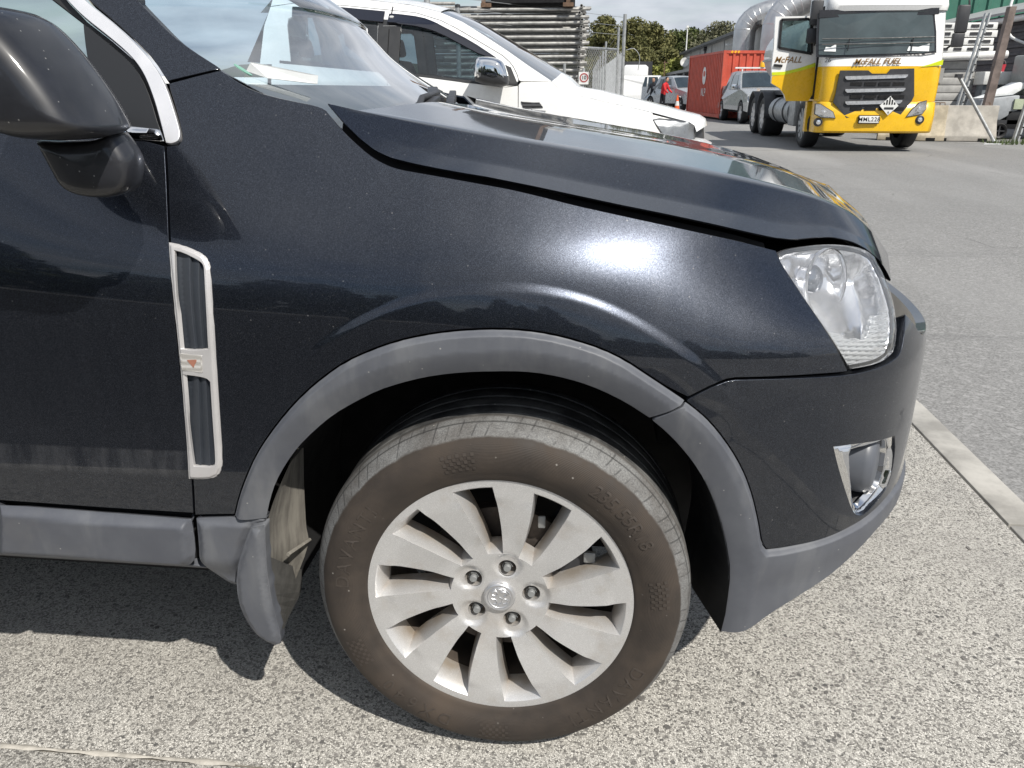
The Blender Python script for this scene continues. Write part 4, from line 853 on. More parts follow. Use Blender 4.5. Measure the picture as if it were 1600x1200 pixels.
# cabin
it = MB(); it.grid([[(x, y_, z) for y_ in np.linspace(.16, 1.64, 9)] for x, z in ((-.30, 1.12), (-.40, 1.185), (-.52, 1.222), (-.74, 1.225), (-.84, 1.15), (-.86, .85))]); it.build('dashboard', INTER, suv, 50)
it = MB(); it.box((-3.3, .10, .50), (-.86, 1.70, .56)); it.box((-3.34, .12, .5), (-3.30, 1.68, 1.15)); it.build('cabin_floor', INTER, suv)
for sx, sy, nm in ((-1.45, .52, 1), (-1.45, 1.28, 1), (-2.35, .9, 2)):
    s = MB(); w = .25 if nm == 1 else .66
    s.box((sx - .25, sy - w, .56), (sx + .25, sy + w, .82)); s.prism([(sx - .20, .80), (sx - .38, 1.33), (sx - .28, 1.37), (sx - .06, .84)], sy - w, sy + w)
    for hy in ((sy,) if nm == 1 else (.5, 1.3)): s.prism([(sx - .37, 1.38), (sx - .41, 1.55), (sx - .32, 1.56), (sx - .28, 1.39)], hy - .13, hy + .13)
    s.build('seat', SEATM, suv, bevel=.03)
sw = MB(); c = Vector((-.98, .50, 1.02)); q = Vector((.92, 0, -.38)).to_track_quat('Y', 'Z').to_matrix()
sw.tube([tuple(c + q @ Vector((.185*math.cos(t), 0, .185*math.sin(t)))) for t in np.linspace(0, 6.283, 33)], .015, 8, False); sw.beam(tuple(c + q @ Vector((-.18, 0, 0))), tuple(c + q @ Vector((.18, 0, 0))), .05, .02); sw.build('steering_wheel', BLACK, suv, 60)
# cowl and wiper
cw = MB(); cw.grid([[(x + .10*(1 - ((y_ - .9)/.76)**2), y_, z) for y_ in np.linspace(.20, 1.60, 17)] for x, z in ((-.405, 1.158), (-.37, 1.165), (-.33, 1.150), (-.29, 1.148), (-.27, 1.12))]); cw.build('scuttle_panel', BLACK, suv, 60)
wp = MB()
wp.tube([(-.235, .80, 1.168), (-.235, .80, 1.196)], .020, 10); wp.beam((-.235, .80, 1.192), (-.285, 1.02, 1.212), .026, .016); wp.beam((-.285, 1.02, 1.212), (-.33, 1.38, 1.202), .016, .012)
wpo = wp.build('wiper_arm', BLACK, suv, bevel=.003)
wp = MB(); wp.tube([(-.30, .42, 1.162), (-.296, .8, 1.186), (-.315, 1.15, 1.190), (-.345, 1.46, 1.172)], .0075, 6); wp.build('wiper_blade', RUBBER, wpo, 60, world=False)
wp = MB(); wp.beam((-.262, .56, 1.152), (-.225, .64, 1.176), .05, .012); wp.beam((-.255, .66, 1.165), (-.24, .78, 1.19), .04, .018); wp.beam((-.22, .9, 1.165), (-.27, 1.25, 1.195), .02, .03); wp.tube([(-.25, .62, 1.16), (-.25, .70, 1.195), (-.24, .84, 1.205)], .008, 7); wp.build('wiper_linkage', GREYP, suv, bevel=.003)

# door mirror
mirror = None
def pillow(key, ys, name, m, parent, world=True, n=72):
    P = np.array(D[key]); Q = rounded(P[:, [0, 2]], 2); y0 = P[0, 1]; c = Q.mean(0); Q = densify(Q, .012); rws = []
    for yy, s, sh in ys: rws.append([(c[0] + (p[0] - c[0])*s + sh, yy, c[1] + (p[1] - c[1])*s) for p in Q])
    b = MB(); b.grid(rws, True); b.add([rws[-1][i] for i in range(len(Q))], [tuple(range(len(Q)))]); o = b.build(name, m, parent, 180, world); return o
mirror = pillow('mirror_cap', [(-.055, .90, -.02), (-.07, .96, -.01), (-.10, .99, 0), (-.13, 1., 0), (-.160, .99, 0), (-.185, .955, 0), (-.203, .90, 0), (-.216, .82, 0), (-.225, .70, 0), (-.230, .5, 0), (-.232, .2, 0)], 'door_mirror', MIRRORM, suv)
pillow('mirror_arm', [(.05, .40, -.05), (-.03, .50, -.05), (-.05, .88, -.012), (-.075, .985, 0), (-.10, 1.0, 0), (-.112, .965, 0), (-.120, .90, 0), (-.124, .8, 0), (-.127, .5, 0), (-.128, .2, 0)], 'mirror_base', MIRRORM, mirror, False)

# front wheel, built about its own centre
wc = (0, 0, .345)
TP = [(.236, .012), (.243, .003), (.247, -.001), (.252, -.002), (.260, -.007), (.272, -.0115), (.285, -.0135), (.300, -.0125), (.312, -.008), (.322, .000), (.3285, .008), (.3340, .0155), (.3385, .022), (.3425, .030), (.3450, .038), (.3462, .046)]
prof = list(TP)
for y0 in (.050, .086, .128, .170): prof += [(.3475, y0), (.3475 - .0005, y0 + .001), (.340, y0 + .002), (.340, y0 + .008), (.347, y0 + .009)]
prof += [(.3475, .195), (.344, .205), (.335, .222), (.31, .24), (.28, .245), (.236, .23)]
tb = MB(); tb.lathe(prof, n=160); tb.v = [(x, y_ - (.006 if z < -.33 else 0)*0, max(z, -.3445)) for x, y_, z in tb.v]
wheel = tb.build('front_wheel', TYRE, suv, 50, world=False); wheel.location = Vector(wc) - ROOT[suv]
# rim face: flat spokes with drafted windows
def fy(r): return .004 + .016*np.clip((.235 - r)/.19, 0, 1)**1.4
def win(sc_r0, sc_r1, ha0, ha1, phi, tw=0.07):
    P = []
    def pt(r, a): t = phi + a + tw*(r - .16)/.08; return (r*math.cos(t), r*math.sin(t))
    for k in range(7): P.append(pt(sc_r1, ha1*(k/3 - 1)))
    for k in range(1, 8): f = k/8; P.append(pt(sc_r1 + (sc_r0 - sc_r1)*f, ha1 + (ha0 - ha1)*f))
    for k in range(5): P.append(pt(sc_r0, ha0*(1 - k/2)))
    for k in range(1, 8): f = k/8; P.append(pt(sc_r0 + (sc_r1 - sc_r0)*f, -(ha0 + (ha1 - ha0)*f)))
    return P
R_ = math.radians
wins, wins2 = [], []
for k in range(10):
    phi = R_(98 - 36*k)
    wins.append(win(.090, .229, R_(8.8), R_(9.0), phi)); wins2.append(win(.098, .213, R_(6.6), R_(7.2), phi))
bolts = [(.0575*math.cos(R_(76.6 - 72*k)), .0575*math.sin(R_(76.6 - 72*k))) for k in range(5)]
bh = [[(bx + .0165*math.cos(t), bz + .0165*math.sin(t)) for t in np.linspace(0, 6.283, 25)[:-1]] for bx, bz in bolts]
outer = [(.2435*math.cos(t), .2435*math.sin(t)) for t in np.linspace(0, 6.283, 181)[:-1]]
def face(x, z):
    r = np.hypot(x, z); y_ = fy(r)
    # every spoke face leans a little, one edge prouder than the other
    sw_ = np.mod(np.degrees(np.arctan2(z, x) - .07*(r - .16)/.08) - 98, 36)/36
    y_ = y_ + .013*(sw_ - .5)*smooth(.10, .135, r)*smooth(.212, .192, r)
    # shallow dish round each bolt between the spokes
    for k in range(5):
        a = R_(76.6 - 72*k); d = np.hypot(x - .066*math.cos(a), z - .066*math.sin(a)); y_ = y_ + .007*smooth(.030, .016, d)
    return x, y_, z
rim = panel('rim', outer, face, RIM, wheel, .0055, holes=[np.array(w) for w in wins] + [np.array(b) for b in bh], ret=0, rnd=0, world=False)
ri = MB()
for a, b in zip(wins, wins2):
    a = rounded(np.array(a), 1); b = rounded(np.array(b), 1); n = len(a)
    A3 = np.stack(face(a[:, 0], a[:, 1]), 1); c = a.mean(0)
    r2 = a + (b - a)*.20; A2 = np.stack(face(r2[:, 0], r2[:, 1]), 1); A2[:, 1] = A3[:, 1] + .0042
    B3 = np.stack([b[:, 0], np.hypot(b[:, 0], b[:, 1])*0 + .040, b[:, 1]], 1); B4 = B3*1.; B4[:, 1] = .062
    ri.grid([[tuple(p) for p in q] for q in (A3, A2, B3, B4)], True)
ri.build('spoke_walls', RIM, wheel, 30, world=False, fix=True)
rl = MB(); rl.lathe([(.2432, .0042), (.2450, .0034), (.2464, .0040), (.2472, .0060), (.2470, .010), (.240, .014)], n=128); rl.build('rim_flange', RIM, wheel, 60, world=False)
rb = MB(); rb.lathe([(.2425, .012), (.226, .03), (.216, .055), (.212, .10), (.215, .21), (.232, .225)], n=96); rb.build('rim_barrel', simple('brown_dusty_barrel', (.075, .06, .048), .7, .3, .3, 12), wheel, 60, world=False)
y0 = float(fy(np.array([.0575]))[0]) + .007
for bx, bz in bolts:
    pk = MB(); pk.lathe([(.0166, y0 - .001), (.0160, y0 + .004), (.0145, y0 + .030), (.0005, y0 + .030)], c=(bx, 0, bz), n=24); pk.build('bolt_pocket', RIM, wheel, 40, world=False)
bo = None
for bx, bz in bolts:
    b = MB(); y0 = .052
    b.lathe([(.0001, y0 - .024), (.0060, y0 - .024), (.0070, y0 - .022), (.0072, y0 - .016)], n=12, c=(0, 0, 0)); b.lathe([(.0095, y0 - .017), (.0105, y0 - .010), (.0105, y0)], n=6)
    if bo is None: bo = b.build('wheel_bolt', STEEL, wheel, 35, world=False); me = bo.data
    else: bo = link('wheel_bolt', me, None, wheel, False)
    bo.location = (bx, -.008, bz)
cc = MB(); cc.lathe([(r_*1.1, h_) for r_, h_ in [(.0001, .0105), (.021, .0107), (.0225, .0098), (.0240, .0098), (.0258, .0112), (.0266, .0135), (.0268, .024)]], n=48); cc.build('centre_cap', SATIN, wheel, 40, world=False)
em = MB()   # raised heraldic relief on the cap, as irregular ridges
for pts in ([(-.012, .010), (-.006, .014), (-.002, .008), (-.007, .003), (-.012, .006)], [(.002, .012), (.009, .013), (.014, .007), (.008, .004)], [(-.013, -.002), (-.006, -.003), (-.003, -.010), (-.009, -.012)], [(.0, .002), (.006, -.002), (.004, -.009), (-.001, -.013)], [(.009, -.001), (.015, -.004), (.012, -.010), (.007, -.011)], [(-.003, .016), (.003, .017), (.006, .010)]):
    em.tube([(x*1.1, .0102, z*1.1) for x, z in pts], .0013, 6)
em.tube([(.0211*math.cos(t), .0104, .0211*math.sin(t)) for t in np.linspace(0, 6.283, 41)], .0009, 6, False)
em.build('cap_emblem', SATIN, wheel, 60, world=False)
dk = MB(); dk.lathe([(.05, .070), (.085, .070), (.088, .078), (.150, .078), (.150, .100), (.085, .102)], n=72); dk.build('brake_disc', IRON, wheel, 40, world=False)
cl = MB(); a0, a1 = R_(-2), R_(52)
ring = lambda r0, r1, y0, y1: [[(r*math.cos(t), y_, r*math.sin(t)) for r, y_ in ((r0, y0), (r1, y0), (r1, y1), (r0, y1))] for t in np.linspace(a0, a1, 12)]
cl.grid(ring(.115, .172, .056, .125), True); cl.build('brake_caliper', GREYP, wheel, 40, world=False)
for q0, q1 in (((.150, .046, .060), (.172, .056, .082)), ((.126, .046, .020), (.150, .056, .036)), ((.066, .05, .125), (.080, .056, .150))): cb = MB(); cb.box(q0, q1); cb.build('caliper_lug', STEEL, wheel, world=False, bevel=.003)
# raised lettering on the tyre wall
tr = np.array([p[0] for p in TP]); ty = np.array([p[1] for p in TP])
def tyre_text(s, deg, r0, size, **k):
    me = text_mesh(s, size, **k); a0 = R_(deg)
    if len(me.polygons):
        bm = bmesh.new(); bm.from_mesh(me); bmesh.ops.triangulate(bm, faces=bm.faces); bm.to_mesh(me); bm.free()
    for v in me.vertices:
        x, y_, z = v.co; a = a0 - x/r0; r = r0 + y_; v.co = (r*math.cos(a), float(np.interp(r, tr, ty)) - .0013 + (0 if z > 0 else .0016), r*math.sin(a))
    return link('tyre_lettering', me, TYREL, wheel, False)
TYREL = NT('tyre_lettering_rubber'); TYREL.set(col=TYREL.mix(TYREL.noise(60, 4), (.036, .029, .025), (.064, .051, .041)), rough=.6); TYREL = TYREL.m
tyre_text('DAVANTI', 158, .284, .036, extrude=.0005, space=1.25)
tyre_text('DAVANTI', -43, .284, .036, extrude=.0005, space=1.25)
tyre_text('235/55R18', 42, .290, .034, extrude=.0005, shear=.15)
tyre_text('DX640', 236, .284, .036, extrude=.0005, space=1.6)
for a0 in (103, 8, 205, -92):   # moulded chequer blocks beside the lettering
    cq = MB()
    for i in range(9):
        for j in range(5):
            if (i + j) % 2: continue
            t0 = R_(a0 + (i - 4.5)*1.25); t1 = t0 + R_(1.2); r0 = .272 + j*.0065; r1 = r0 + .0062
            cq.add([(r*math.cos(t), float(np.interp(r, tr, ty)) - .0012, r*math.sin(t)) for r, t in ((r0, t0), (r1, t0), (r1, t1), (r0, t1))], [(0, 1, 2, 3)])
    o = cq.build('tyre_chequer', TYREL, wheel, world=False, fix=False); o['kind'] = 'stuff'
def copy_part(o, parent, loc, rz=0):
    c = o.copy(); COL.objects.link(c); c.parent = parent; c.location = loc; c.rotation_euler = (0, 0, rz)
    for ch in o.children:
        d = ch.copy(); COL.objects.link(d); d.parent = c
    return c
copy_part(wheel, suv, Vector((-2.707, 0, .345)) - ROOT[suv]).name = 'rear_wheel'
copy_part(wheel, suv, Vector((0, 1.8, .345)) - ROOT[suv], math.pi); copy_part(wheel, suv, Vector((-2.707, 1.8, .345)) - ROOT[suv], math.pi).name = 'rear_wheel'
# ------------------------------------------------------------------ white double cab ute two bays away
ute = thing('white_ute', 'white double cab ute with chrome mirror parked beyond the black SUV', 'ute', (-1.9, 6.53, 0))
UC = 6.53
def both(name, poly, m, parent=ute, **k):
    a = panel(name, poly, side2, m, parent, **k); panel(name, poly, side2, m, parent, mirror=UC, **k); return a
ur, ue = D['u_roof'], D['u_roofedge']; hc = D['u_hoodcut']; bl = D['u_belt']
shx = -1.54; arch = lambda cx, r, a0, a1, n=14: [(cx + r*math.cos(t), .385 + r*math.sin(t)) for t in np.linspace(math.radians(a0), math.radians(a1), n)]
both('front_door', [(-.50, .46), (-.468, .75), (-.466, 1.06), (-.468, 1.235), (-.568, 1.222), (-.801, 1.255), (-1.461, 1.332), (shx + .003, 1.340), (shx + .003, .44)], WHITEP, res=.03, gap=.003, rnd=0)
both('rear_door', [(shx, .44), (shx, 1.342), (-2.108, 1.395), (-2.52, 1.42), (-2.50, .80), (-2.58, .62), (-2.62, .44)], WHITEP, res=.03, gap=.003, rnd=0)
both('front_fender', [(-.465, .46), (-.465, 1.24), (-.445, 1.262), (-.198, 1.267)] + hc[:-1] + [(.616, .981), (.661, .913), (.707, .853), (.791, .811), (.876, .797), (1.0, .785), (.97, .70), (.60, .66)] + arch(.14, .45, 32, 178) + [(-.33, .46)], WHITEP, res=.02, gap=.003, rnd=0)
both('bed_side', [(-2.66, .50), (-2.55, .62), (-2.545, 1.30), (-4.25, 1.32), (-4.27, .62), (-3.60, .60)] + arch(-3.08, .47, 25, 165) , WHITEP, res=.04, gap=.003, rnd=0)
frame = [(-2.62, 1.40), (-2.60, 1.86), (-2.345, 1.895)] + ur + [(-.50, 1.236), (-.568, 1.222), (-.801, 1.255), (-1.461, 1.332), (-2.108, 1.397)]
both('nose_panel', [(.56, 1.045), (.70, 1.01), (.85, .985), (1.0, .955), (1.0, .80), (.70, .85), (.60, .97)], WHITEP, res=.02, off=lambda q: q[:, 0]*0 - .020, ret=0, rnd=0)
gl1 = [(-1.45, 1.338), (-1.45, 1.735), (-1.287, 1.72), (-1.15, 1.675), (-.93, 1.575), (-.74, 1.455), (-.66, 1.385), (-.62, 1.245), (-.801, 1.262)]
gl2 = [(-1.64, 1.352), (-1.64, 1.745), (-1.95, 1.79), (-2.30, 1.81), (-2.42, 1.76), (-2.36, 1.42), (-2.0, 1.39)]
fro = both('window_frame', frame, WHITEP, res=.03, gap=.002, rnd=0, holes=[np.array(gl1), np.array(gl2)])
for g in (gl1, gl2): both('window_glass', [tuple(p) for p in inset(g, -.006)], DARKGLASS, res=.05, off=lambda q: q[:, 0]*0 - .012, ret=0, rnd=0)
both('pillar_trim', [(-1.45, 1.338), (-1.638, 1.352), (-1.638, 1.747), (-1.45, 1.737)], TRIM, res=.04, off=lambda q: q[:, 0]*0 + .002, rnd=0)
for a in (-1.545,):
    both('door_seam', [(a - .004, 1.34), (a + .004, 1.34), (a + .004, 1.85), (a - .004, 1.85)], MATT, res=.05, off=lambda q: q[:, 0]*0 + .0026, rnd=0)
vt, vb = D['u_vis_t'], D['u_vis_b']
VIS = NT('smoked_visor'); VIS.set(col=(.012, .013, .02), rough=.15, coat=.6); VIS = VIS.m
both('weather_shield', [(-1.565, 1.79)] + vt[1:] + vb[::-1], VIS, res=.02, off=lambda q: .006 + .02*smooth(0, .10, dist_line(q, vt)), gap=.001, rnd=1)
both('weather_shield', [(-2.40, 1.845), (-2.0, 1.84), (-1.60, 1.80), (-1.60, 1.715), (-2.0, 1.755), (-2.38, 1.77)], VIS, res=.03, off=lambda q: q[:, 0]*0 + .016, rnd=0)
cl_ = MB(); p = on2 = np.stack(side2(np.array([-1.535]), np.array([1.765])), 1)[0]; cl_.lathe([(.0001, -.004), (.010, -.004), (.012, 0)], c=(p[0], p[1] - .022, p[2]), n=12); cl_.v = [(p[0] + (x - p[0])*1.6, y_, p[2] + (z - p[2])*.8) for x, y_, z in cl_.v]; cl_.build('visor_clip', WHITEM, ute)
both('belt_trim', [(-.60, 1.222), (-.801, 1.248), (-1.461, 1.326), (-2.45, 1.41), (-2.45, 1.428), (-1.461, 1.342), (-.801, 1.264), (-.60, 1.240)], TRIM, res=.03, off=lambda q: q[:, 0]*0 + .004, rnd=0)
both('mirror_sail', [(-.468, 1.24), (-.60, 1.235), (-.63, 1.36), (-.60, 1.40), (-.53, 1.37)], TRIM, res=.03, off=lambda q: q[:, 0]*0 + .004, rnd=0)
pil = [(-.198, 1.267), (-.393, 1.388), (-.558, 1.495), (-.761, 1.617), (-.942, 1.722), (-1.139, 1.802), (-1.357, 1.856), (-1.518, 1.879), (-1.968, 1.932), (-2.369, 1.96), (-2.6, 1.93)]
both('cab_pillar', pil + [(-2.6, 1.863), (-2.345, 1.898)] + [(a + .003, b + .003) for a, b in ur] + [(-.44, 1.268)], WHITEP, res=.02, gap=.002, rnd=0)
E2 = np.stack(side2(np.array(pil)[:, 0], np.array(pil)[:, 1]), 1)
def across(row, rise, fwd=0, n=15):
    out = []
    for w in np.linspace(-1, 1, n): b = 1 - abs(w)**2.3; out.append((row[0] + fwd*b, UC + w*(UC - row[1]), row[2] + rise*b))
    return out
Ec = catmull(E2[:6], 16); m = MB(); m.grid([across(r + np.array([0, .004, -.004]), .05, .10*(1 - i/15) + .03) for i, r in enumerate(Ec)]); m.build('windscreen', WSGLASS, ute, 180)
Er = catmull(E2[5:], 16); m = MB(); m.grid([across(r, .06, .03*(1 - i/15)) for i, r in enumerate(Er)] + [across(np.array([-2.72, Er[-1][1], 1.82]), .02)]); m.build('roof', WHITEP, ute, 180)
m = MB(); b0 = np.array([-2.62, E2[-1][1] + .01, 1.88]); m.grid([across(b0, .04), across(np.array([-2.74, 5.72, 1.42]), 0)]); m.build('rear_window', DARKGLASS, ute)
# bonnet
hp = np.array([(-.198, 1.267)] + hc[:-1] + [(.80, .985), (.93, .955)]); H2 = np.stack(side2(hp[:, 0], hp[:, 1]), 1); H2[:, 1] += .002
Hc = catmull(H2, 30); m = MB(); rr = []
for i, r in enumerate(Hc):
    f = i/29; out = []
    for w in np.linspace(-1, 1, 41):
        a = abs(w); b = 1 - a**3; z = r[2] + .062*b*(1 - .35*f) + .03*math.exp(-((a - .60)/.16)**2)*(1 - f)**.5*.6
        out.append((r[0] + .16*(1 - a**2)*f + .10*(1 - a**2)*(1 - f), UC + w*(UC - r[1]), z))
    rr.append(out)
e = rr[-1]; rr += [[(x + .05, y_, z - .03) for x, y_, z in e], [(x + .07, y_, z - .08) for x, y_, z in e]]
m.grid(rr); m.build('bonnet', WHITEP, ute, 180)
m = MB(); e = rr[-1]; m.grid([[(x + d, UC + (y_ - UC)*s, z0) for x, y_, z in e] for d, s, z0 in ((-.03, .74, .93), (.0, .74, .70))]); m.build('grille', GREYP, ute)
m = MB(); m.grid([[(x + d, UC + (y_ - UC)*s, z0) for x, y_, z in e] for d, s, z0 in ((-.12, 1.0, .84), (.05, 1.06, .76), (.07, 1.08, .60), (.03, 1.07, .45), (-.05, 1.0, .38))]); m.build('front_bumper', WHITEP, ute, 40)
ul = D['u_light']
UBOWL = simple('ute_lamp_bowl', (.86, .87, .88), .3, 0, .03)
hl2 = both('headlight', ul, UBOWL, res=.012, off=lambda q: -.016 + .012*smooth(.05, 0, dist_line(q, ul, True)) + .005*np.sin(q[:, 0]*60)*np.sin(q[:, 1]*45), gap=.004, ret=.0, rnd=0)
for c in [o for o in ute.children if o.name.startswith('headlight')]:
    mr = UC if c.name.endswith('001') else None
    panel('lamp_lens', ul, side2, LENS, c, .02, off=lambda q: q[:, 0]*0 + .002, gap=.004, ret=.01, rnd=0, world=False, mirror=mr)
    panel('lamp_bezel', ul, side2, GREYP, c, .02, off=lambda q: q[:, 0]*0 - .002, gap=.003, ret=.02, rnd=0, world=False, mirror=mr, holes=[inset(ul, .010)])
both('fender_vent', D['u_vent'], GREYP, res=.01, off=lambda q: .003 + .004*np.abs(np.sin(q[:, 1]*240)), rnd=0)
bd = both('fender_badge', D['u_badge'], SATIN, res=.01, off=lambda q: q[:, 0]*0 + .003, rnd=0)
bp = np.mean(np.stack(side2(np.array(D['u_badge'])[:, 0], np.array(D['u_badge'])[:, 1]), 1), 0)
lettering('3.2', GREYP, bd, (bp[0] - .02, bp[1] - .007, bp[2] + .003), (1, 0, -.06), (0, 0, 1), .042, 'badge_lettering', False, offset=.001)
P = np.array(D['u_mirror']); um = pillow('u_mirror', [(5.58 - 0, .7, 0), (5.50, .95, 0), (5.40, 1.0, 0), (5.34, .93, 0), (5.31, .75, 0), (5.30, .4, 0)], 'mirror', CHROME, ute)
um.data.materials.append(GREYP)
zs = P[:, 2].min() + (P[:, 2].max() - P[:, 2].min())*.36
for f in um.data.polygons:
    if f.center.z < zs: f.material_index = 1
# handles, wheels, cabin
for hx in (-1.36, -2.35):
    p = np.stack(side2(np.array([hx]), np.array([1.08])), 1)[0]; m = MB(); m.tube([(hx - .10, p[1] - .01, 1.085), (hx - .08, p[1] - .035, 1.09), (hx + .08, p[1] - .035, 1.085), (hx + .10, p[1] - .01, 1.08)], .013, 8); m.build('door_handle', CHROME, ute, 60)
m = MB(); m.box((-4.2, 5.75, .45), (.9, 7.3, .62)); m.box((-2.6, 5.80, .6), (-.5, 7.26, .66)); m.build('chassis', MATT, ute)
m = MB(); m.grid([[(x, y_, z) for y_ in np.linspace(5.82, 7.24, 7)] for x, z in ((-.20, 1.24), (-.45, 1.26), (-.75, 1.24), (-.80, .95))]); m.build('dashboard', INTER, ute, 50)
for sx, sy, w in ((-1.40, 6.10, .25), (-1.40, 6.96, .25), (-2.30, 6.53, .62)):
    s = MB(); s.box((sx - .25, sy - w, .66), (sx + .25, sy + w, .98)); s.prism([(sx - .20, .95), (sx - .36, 1.44), (sx - .27, 1.47), (sx - .06, 1.0)], sy - w, sy + w)
    for hy in ((sy,) if w < .5 else (6.15, 6.91)): s.prism([(sx - .37, 1.49), (sx - .40, 1.65), (sx - .31, 1.66), (sx - .28, 1.50)], hy - .12, hy + .12)
    s.build('seat', SEATM, ute, bevel=.03)
def small_wheel(parent, x, y, r, w, rimm=SATIN, name='wheel', axis='y', spokes=6):
    """road wheel with tyre and spoked rim; the outer face looks towards -y (or -x) when w > 0"""
    t = MB(); s = 1 if w > 0 else -1; a = abs(w)
    t.lathe([(r*.64, .01*s), (r*.70, -.004*s), (r*.85, -.014*s), (r*.96, .012*s), (r, .04*s), (r, (a - .04)*s), (r*.95, a*s), (r*.6, a*s)], axis=axis, n=32)
    tyre = t.build(name, RUBBER, parent, 50, world=False); tyre.location = Vector((x, y, r)) - ROOT[parent]
    q = MB(); q.lathe([(r*.66, .006*s), (r*.62, .02*s), (r*.60, .06*s)], axis=axis, n=32); q.lathe([(.001, .012*s), (r*.16, .012*s), (r*.20, .03*s), (r*.2, .08*s)], axis=axis, n=20)
    for k in range(spokes):
        t_ = 2*math.pi*k/spokes; c_, s_ = math.cos(t_), math.sin(t_)
        if axis == 'y': q.beam((r*.12*c_, .03*s, r*.12*s_), (r*.64*c_, .02*s, r*.64*s_), r*.16, .03, (0, 1, 0))
        else: q.beam((.03*s, r*.12*c_, r*.12*s_), (.02*s, r*.64*c_, r*.64*s_), r*.16, .03, (1, 0, 0))
    q.build('rim', rimm, tyre, 40, world=False)
    d = MB(); d.lathe([(.001, .07*s), (r*.6, .07*s)], axis=axis, n=24); d.build('brake_shield', MATT, tyre, world=False); return tyre
for wx in (.14, -3.08):
    small_wheel(ute, wx, 5.63, .385, .25); small_wheel(ute, wx, 2*UC - 5.63, .385, -.25)
both('bumper_corner', [(.56, .44), (.56, .70), (.70, .82), (1.0, .80), (1.03, .45)], WHITEP, res=.03, off=lambda q: q[:, 0]*0 - .006, rnd=0)
m = MB(); m.box((-4.25, 5.66, .62), (-2.76, 7.40, .70)); m.box((-2.80, 5.66, .70), (-2.76, 7.40, 1.30)); m.box((-4.28, 5.66, .62), (-4.24, 7.40, 1.30)); m.build('bed', WHITEP, ute)
# ------------------------------------------------------------------ fuel tanker truck facing the camera
def part_of(o, m): return o
tk = thing('tanker_truck', 'white and yellow fuel tanker truck with its passenger door standing open', 'truck', (5.82, 19, 0))
YF = 16.33; XL, XR = 4.68, 6.98; XC = (XL + XR)/2
def cab_row(z, yf, x0=XL, x1=XR, rc=.22, back=18.1, bow=.05):
    P = [(x0, back, z), (x0, yf + rc + .12, z)]
    for t in np.linspace(0, 1, 6): a = math.pi/2*t; P.append((x0 + rc*(1 - math.cos(a)), yf + bow + rc*(1 - math.sin(a)), z))
    for t in np.linspace(0, 1, 9)[1:-1]: P.append((x0 + rc + (x1 - x0 - 2*rc)*t, yf + bow*(2*t - 1)**2, z))
    for t in np.linspace(1, 0, 6): a = math.pi/2*t; P.append((x1 - rc*(1 - math.cos(a)), yf + bow + rc*(1 - math.sin(a)), z))
    return P + [(x1, yf + rc + .12, z), (x1, back, z)]
def band(name, zs, m, **k):
    b = MB(); b.grid([cab_row(z, y, **k) for z, y in zs]); return b.build(name, m, tk, 50)
band('cab_bumper', [(.36, YF + .06), (.40, YF - .01), (.70, YF - .04), (.93, YF + .0), (.96, YF + .05)], YELLOW, back=17.0)
band('cab_front', [(.965, YF + .05), (1.2, YF + .02), (1.62, YF + .03)], YELLOW)
band('cab_front_upper', [(1.622, YF + .03), (1.80, YF + .045), (1.86, YF + .06)], WHITEP)
gs = D['t_screen']; zb = min(p[1] for p in gs) - .02; zt = max(p[1] for p in gs)
band('cab_corner', [(1.862, YF + .06), (2.3, YF + .16), (zt + .02, YF + .26)], WHITEP)
band('cab_roof', [(zt + .02, YF + .20), (zt + .12, YF + .16), (zt + .30, YF + .26), (zt + .52, YF + .55)], WHITEP)
b = MB(); b.add(cab_row(zt + .52, YF + .55), [tuple(range(len(cab_row(0, 0))))]); b.build('roof_top', WHITEP, tk)
b = MB(); b.box((XL + .02, 18.05, .9), (XR - .02, 18.12, zt + .5)); b.build('cab_back', WHITEP, tk)
slope = lambda z: YF + .055 + (z - 1.86)*.21
def front_sheet(name, poly, m, dy, parent=tk, th=.03, yfun=None, world=True):
    f = yfun or (lambda z: YF - .0); n = len(poly); b = MB()
    bw_ = lambda x: .05*((x - XC)/1.02)**2
    b.add([(x, f(z) + bw_(x) - dy, z) for x, z in poly] + [(x, f(z) + bw_(x) - dy + th, z) for x, z in poly], [tuple(range(n)), tuple(range(n, 2*n))[::-1]] + [(i, i+n, (i+1) % n + n, (i+1) % n) for i in range(n)])
    return b.build(name, m, parent, world=world)
front_sheet('screen_surround', [tuple(p) for p in inset(gs, -.05)], GLOSSB, .02, yfun=slope, th=.01)
b = MB(); x0, x1 = min(p[0] for p in gs), max(p[0] for p in gs)
wsp = front_sheet('windscreen', [tuple(p) for p in inset(gs, -.005)], simple('cab_screen', (.05, .068, .072), .06, 0, .25, 1.2, coat=.8), .032, yfun=slope, th=.008)
for z in (2.02, 2.12):
    b = MB(); b.tube([(x0 + .05, slope(z) - .045, z), (XC, slope(z) - .06, z + .01), (x1 - .03, slope(z) - .045, z + .03)], .010, 6); b.build('screen_bar', BLACK, tk)
for x in (x0 + .55, x0 + 1.75): b = MB(); b.tube([(x, slope(1.9) - .05, 1.90), (x + .02, slope(2.13) - .05, 2.13)], .010, 6); b.build('screen_bar', BLACK, tk)
for px in ((x0 + .12, .22), (x1 - .52, .42)):
    front_sheet('dash_papers', [(px[0], 1.90), (px[0] + px[1], 1.89), (px[0] + px[1], 2.03), (px[0] + px[1]*.5, 1.97), (px[0] + .03, 1.98)], PAPER, .037, yfun=slope, th=.004, parent=wsp, world=False)
front_sheet('lime_stripe', [(XR - .50, 1.60), (XR - .05, 1.64), (XR - .05, 1.74), (XR - .28, 1.66)], LIME, .006, th=.004, yfun=lambda z: YF + .025)
